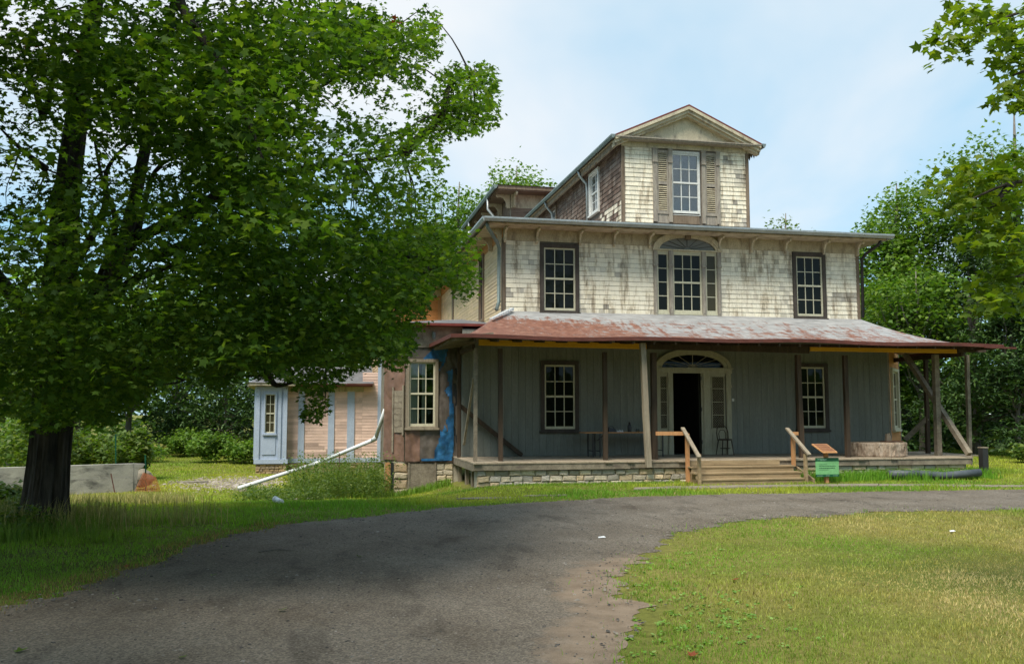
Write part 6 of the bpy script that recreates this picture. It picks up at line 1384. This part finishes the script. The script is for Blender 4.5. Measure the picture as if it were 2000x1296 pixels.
clump('tall_grass', [(x_, 26.1) for x_ in np.arange(1.4, 3.9, .3)], 1800, .08, .26, .016, (.12, .26, .02), (.22, .32, .04), 'bright tufts of grass before the cellar hatch', .25)
clump('tall_grass', [(TB[0]+rng.normal(0, .8), TB[1]+rng.normal(0, .5)-.1) for _ in range(30)], 2200, .15, .55, .012, (.16, .19, .05), (.4, .34, .16), 'dry tall grass round the foot of the big maple', .3)
s_ = [tuple(on(rng.uniform(120, 330), rng.uniform(950, 992), 2, -.35)[:2]) for _ in range(60)]
clump('tall_grass', s_, 3200, .10, .34, .016, (.22, .25, .05), (.5, .41, .2), 'tall straw coloured grass before the retaining wall', .4)
s_ = [tuple(on(rng.uniform(-20, 200), rng.uniform(1010, 1060), 2, 0)[:2]) for _ in range(40)]
clump('tall_grass', s_, 3000, .10, .32, .010, (.10, .20, .02), (.18, .26, .035), 'rough uncut grass on the verge below the maple', .3)
# weeds: stalks with leaves
def weeds(name, spots, n, hmin, hmax, label, mat='leaf_light', ls=.06):
    s = np.array(spots); k = rng.integers(0, len(s), n); bx, by = s[k, 0]+rng.normal(0, .2, n), s[k, 1]+rng.normal(0, .2, n); h = rng.uniform(hmin, hmax, n)
    nlv = 14; kk = np.repeat(np.arange(n), nlv); f = rng.uniform(.15, 1.0, n*nlv); ln = rng.normal(0, .18, (n, 2))
    p = np.stack([bx[kk]+ln[kk, 0]*f*h[kk]+rng.normal(0, .05, n*nlv), by[kk]+ln[kk, 1]*f*h[kk]+rng.normal(0, .05, n*nlv), gz(bx, by)[kk]+f*h[kk]], 1)
    o_ = rng.normal(0, 1, (n*nlv, 3)); V, F = leaves(p, rng.uniform(.6, 1.5, n*nlv)*ls, o_, OVAL, SF_, .7)
    z0 = gz(bx, by); wv = .006
    V2 = np.stack([np.stack([bx-wv, by, z0], 1), np.stack([bx+wv, by, z0], 1), np.stack([bx+ln[:, 0]*h, by+ln[:, 1]*h, z0+h], 1)], 1).reshape(-1, 3)
    return tag(link(name, np_mesh(name, np.vstack([V, V2]), np.vstack([F, np.arange(n*3).reshape(-1, 3)+len(V)])), M[mat]), label, 'weeds', None, 'stuff')
s_ = [tuple(at(rng.uniform(575, 745), 900, rng.uniform(24.5, 31))[:2]) for _ in range(60)]
weeds('tall_weeds', s_, 900, .3, 1.35, 'tall feathery weeds between the white pipe and the bay', 'leaf_light', .06)
s_ = [tuple(at(rng.uniform(480, 640), 930, rng.uniform(22.5, 28))[:2]) for _ in range(40)]
weeds('low_weeds', s_, 420, .1, .4, 'low weeds round the lower end of the white pipe', 'leaf_light', .06)
s_ = [tuple(on(rng.uniform(-10, 60), rng.uniform(985, 1045), 2, 0)[:2]) for _ in range(20)]
weeds('low_weeds', s_, 160, .15, .5, 'leafy weeds left of the maple trunk', 'leaf_light', .07)
# broad-leaved plantain in the near lawn
s_ = np.array([on(rng.normal(1340, 95), rng.triangular(1060, 1200, 1300), 2, 0)[:2] for _ in range(150)]); s_ = s_[~inside(DRIVE, s_[:, 0], s_[:, 1])]
k = np.repeat(np.arange(len(s_)), 6); an = rng.uniform(0, 6.28, len(k)); p = np.stack([s_[k, 0]+.02*np.cos(an), s_[k, 1]+.02*np.sin(an), np.full(len(k), .022)], 1)
V, F = leaves(p, rng.uniform(.02, .045, len(k)), np.stack([np.cos(an), np.sin(an), .3+0*an], 1)*3, OVAL*np.array([1.5, 1]), SF_, .3, 0, .5)
M['plantain'] = leaf_mat('plantain_leaf', [(0, (.11, .24, .025)), (.6, (.17, .32, .04)), (1, (.26, .38, .09))], .3, (1.4, 1.5, .7), False, .4)
tag(link('plantain_weeds', np_mesh('plantain_weeds', V, F), M['plantain']), 'broad leaved weeds in the green part of the round lawn', 'weeds', None, 'stuff')
# fallen leaves, twig
for px, py, sz0, mt, lb in ((412, 1123, .085, 'leaf_light', 'pale green fallen leaf in the middle of the driveway'), (548, 1190, .085, 'leaf_light', 'curled green fallen leaf low on the driveway'), (30, 1272, .10, 'leaf_light', 'green fallen leaf in the bottom left corner'), (699, 1085, .09, 'leaf_light', 'green fallen leaf right of the twig'), (350, 1282, .07, 'leaf_light', 'tiny fallen leaf at the bottom edge of the driveway'), (1350, 1280, .09, 'leaf_red', 'brown fallen leaf among the broad leaved weeds'), (1432, 1130, .09, 'leaf_red', 'brown fallen leaf in the green lawn'), (247, 1106, .07, 'leaf_red', 'red fallen leaf at the left driveway edge')):
    p = on(px, py, 2, .034)
    V, F = leaves(np.array([p]), np.array([sz0]), np.array([[rng.normal(), rng.normal(), .2]]), MAPLE, MF_, .12, 0, -.5); o_ = link('fallen_leaf', np_mesh('fallen_leaf', V, F), M[mt]); tag(o_, lb, 'leaf', 'fallen leaves')
a_, b_ = on(505, 1077, 2, .03), on(577, 1074, 2, .03); tag(MB().tube([tuple(p) for p in limb_pts(a_, b_, 7, .02, .25)], [.012, .011, .010, .009, .008, .006, .003], 6).build('fallen_twig', M['bark2']), 'thin fallen twig lying on the driveway', 'twig')
for px, py, s, lb in ((1175, 1049, .06, 'small white scrap lying at the driveway bend'), (1860, 1037, .05, 'white scrap on the far lawn')):
    p = on(px, py, 2, .03); tag(MB().add([(p[0]-s, p[1]-s*.5, .03), (p[0]+s, p[1]-s*.4, .035), (p[0]+s*.8, p[1]+s*.6, .05), (p[0]-s*.7, p[1]+s*.5, .04), (p[0], p[1], .05)], [(0,1,4),(1,2,4),(2,3,4),(3,0,4)]).build('paper_scrap', M['white']), lb, 'scrap')
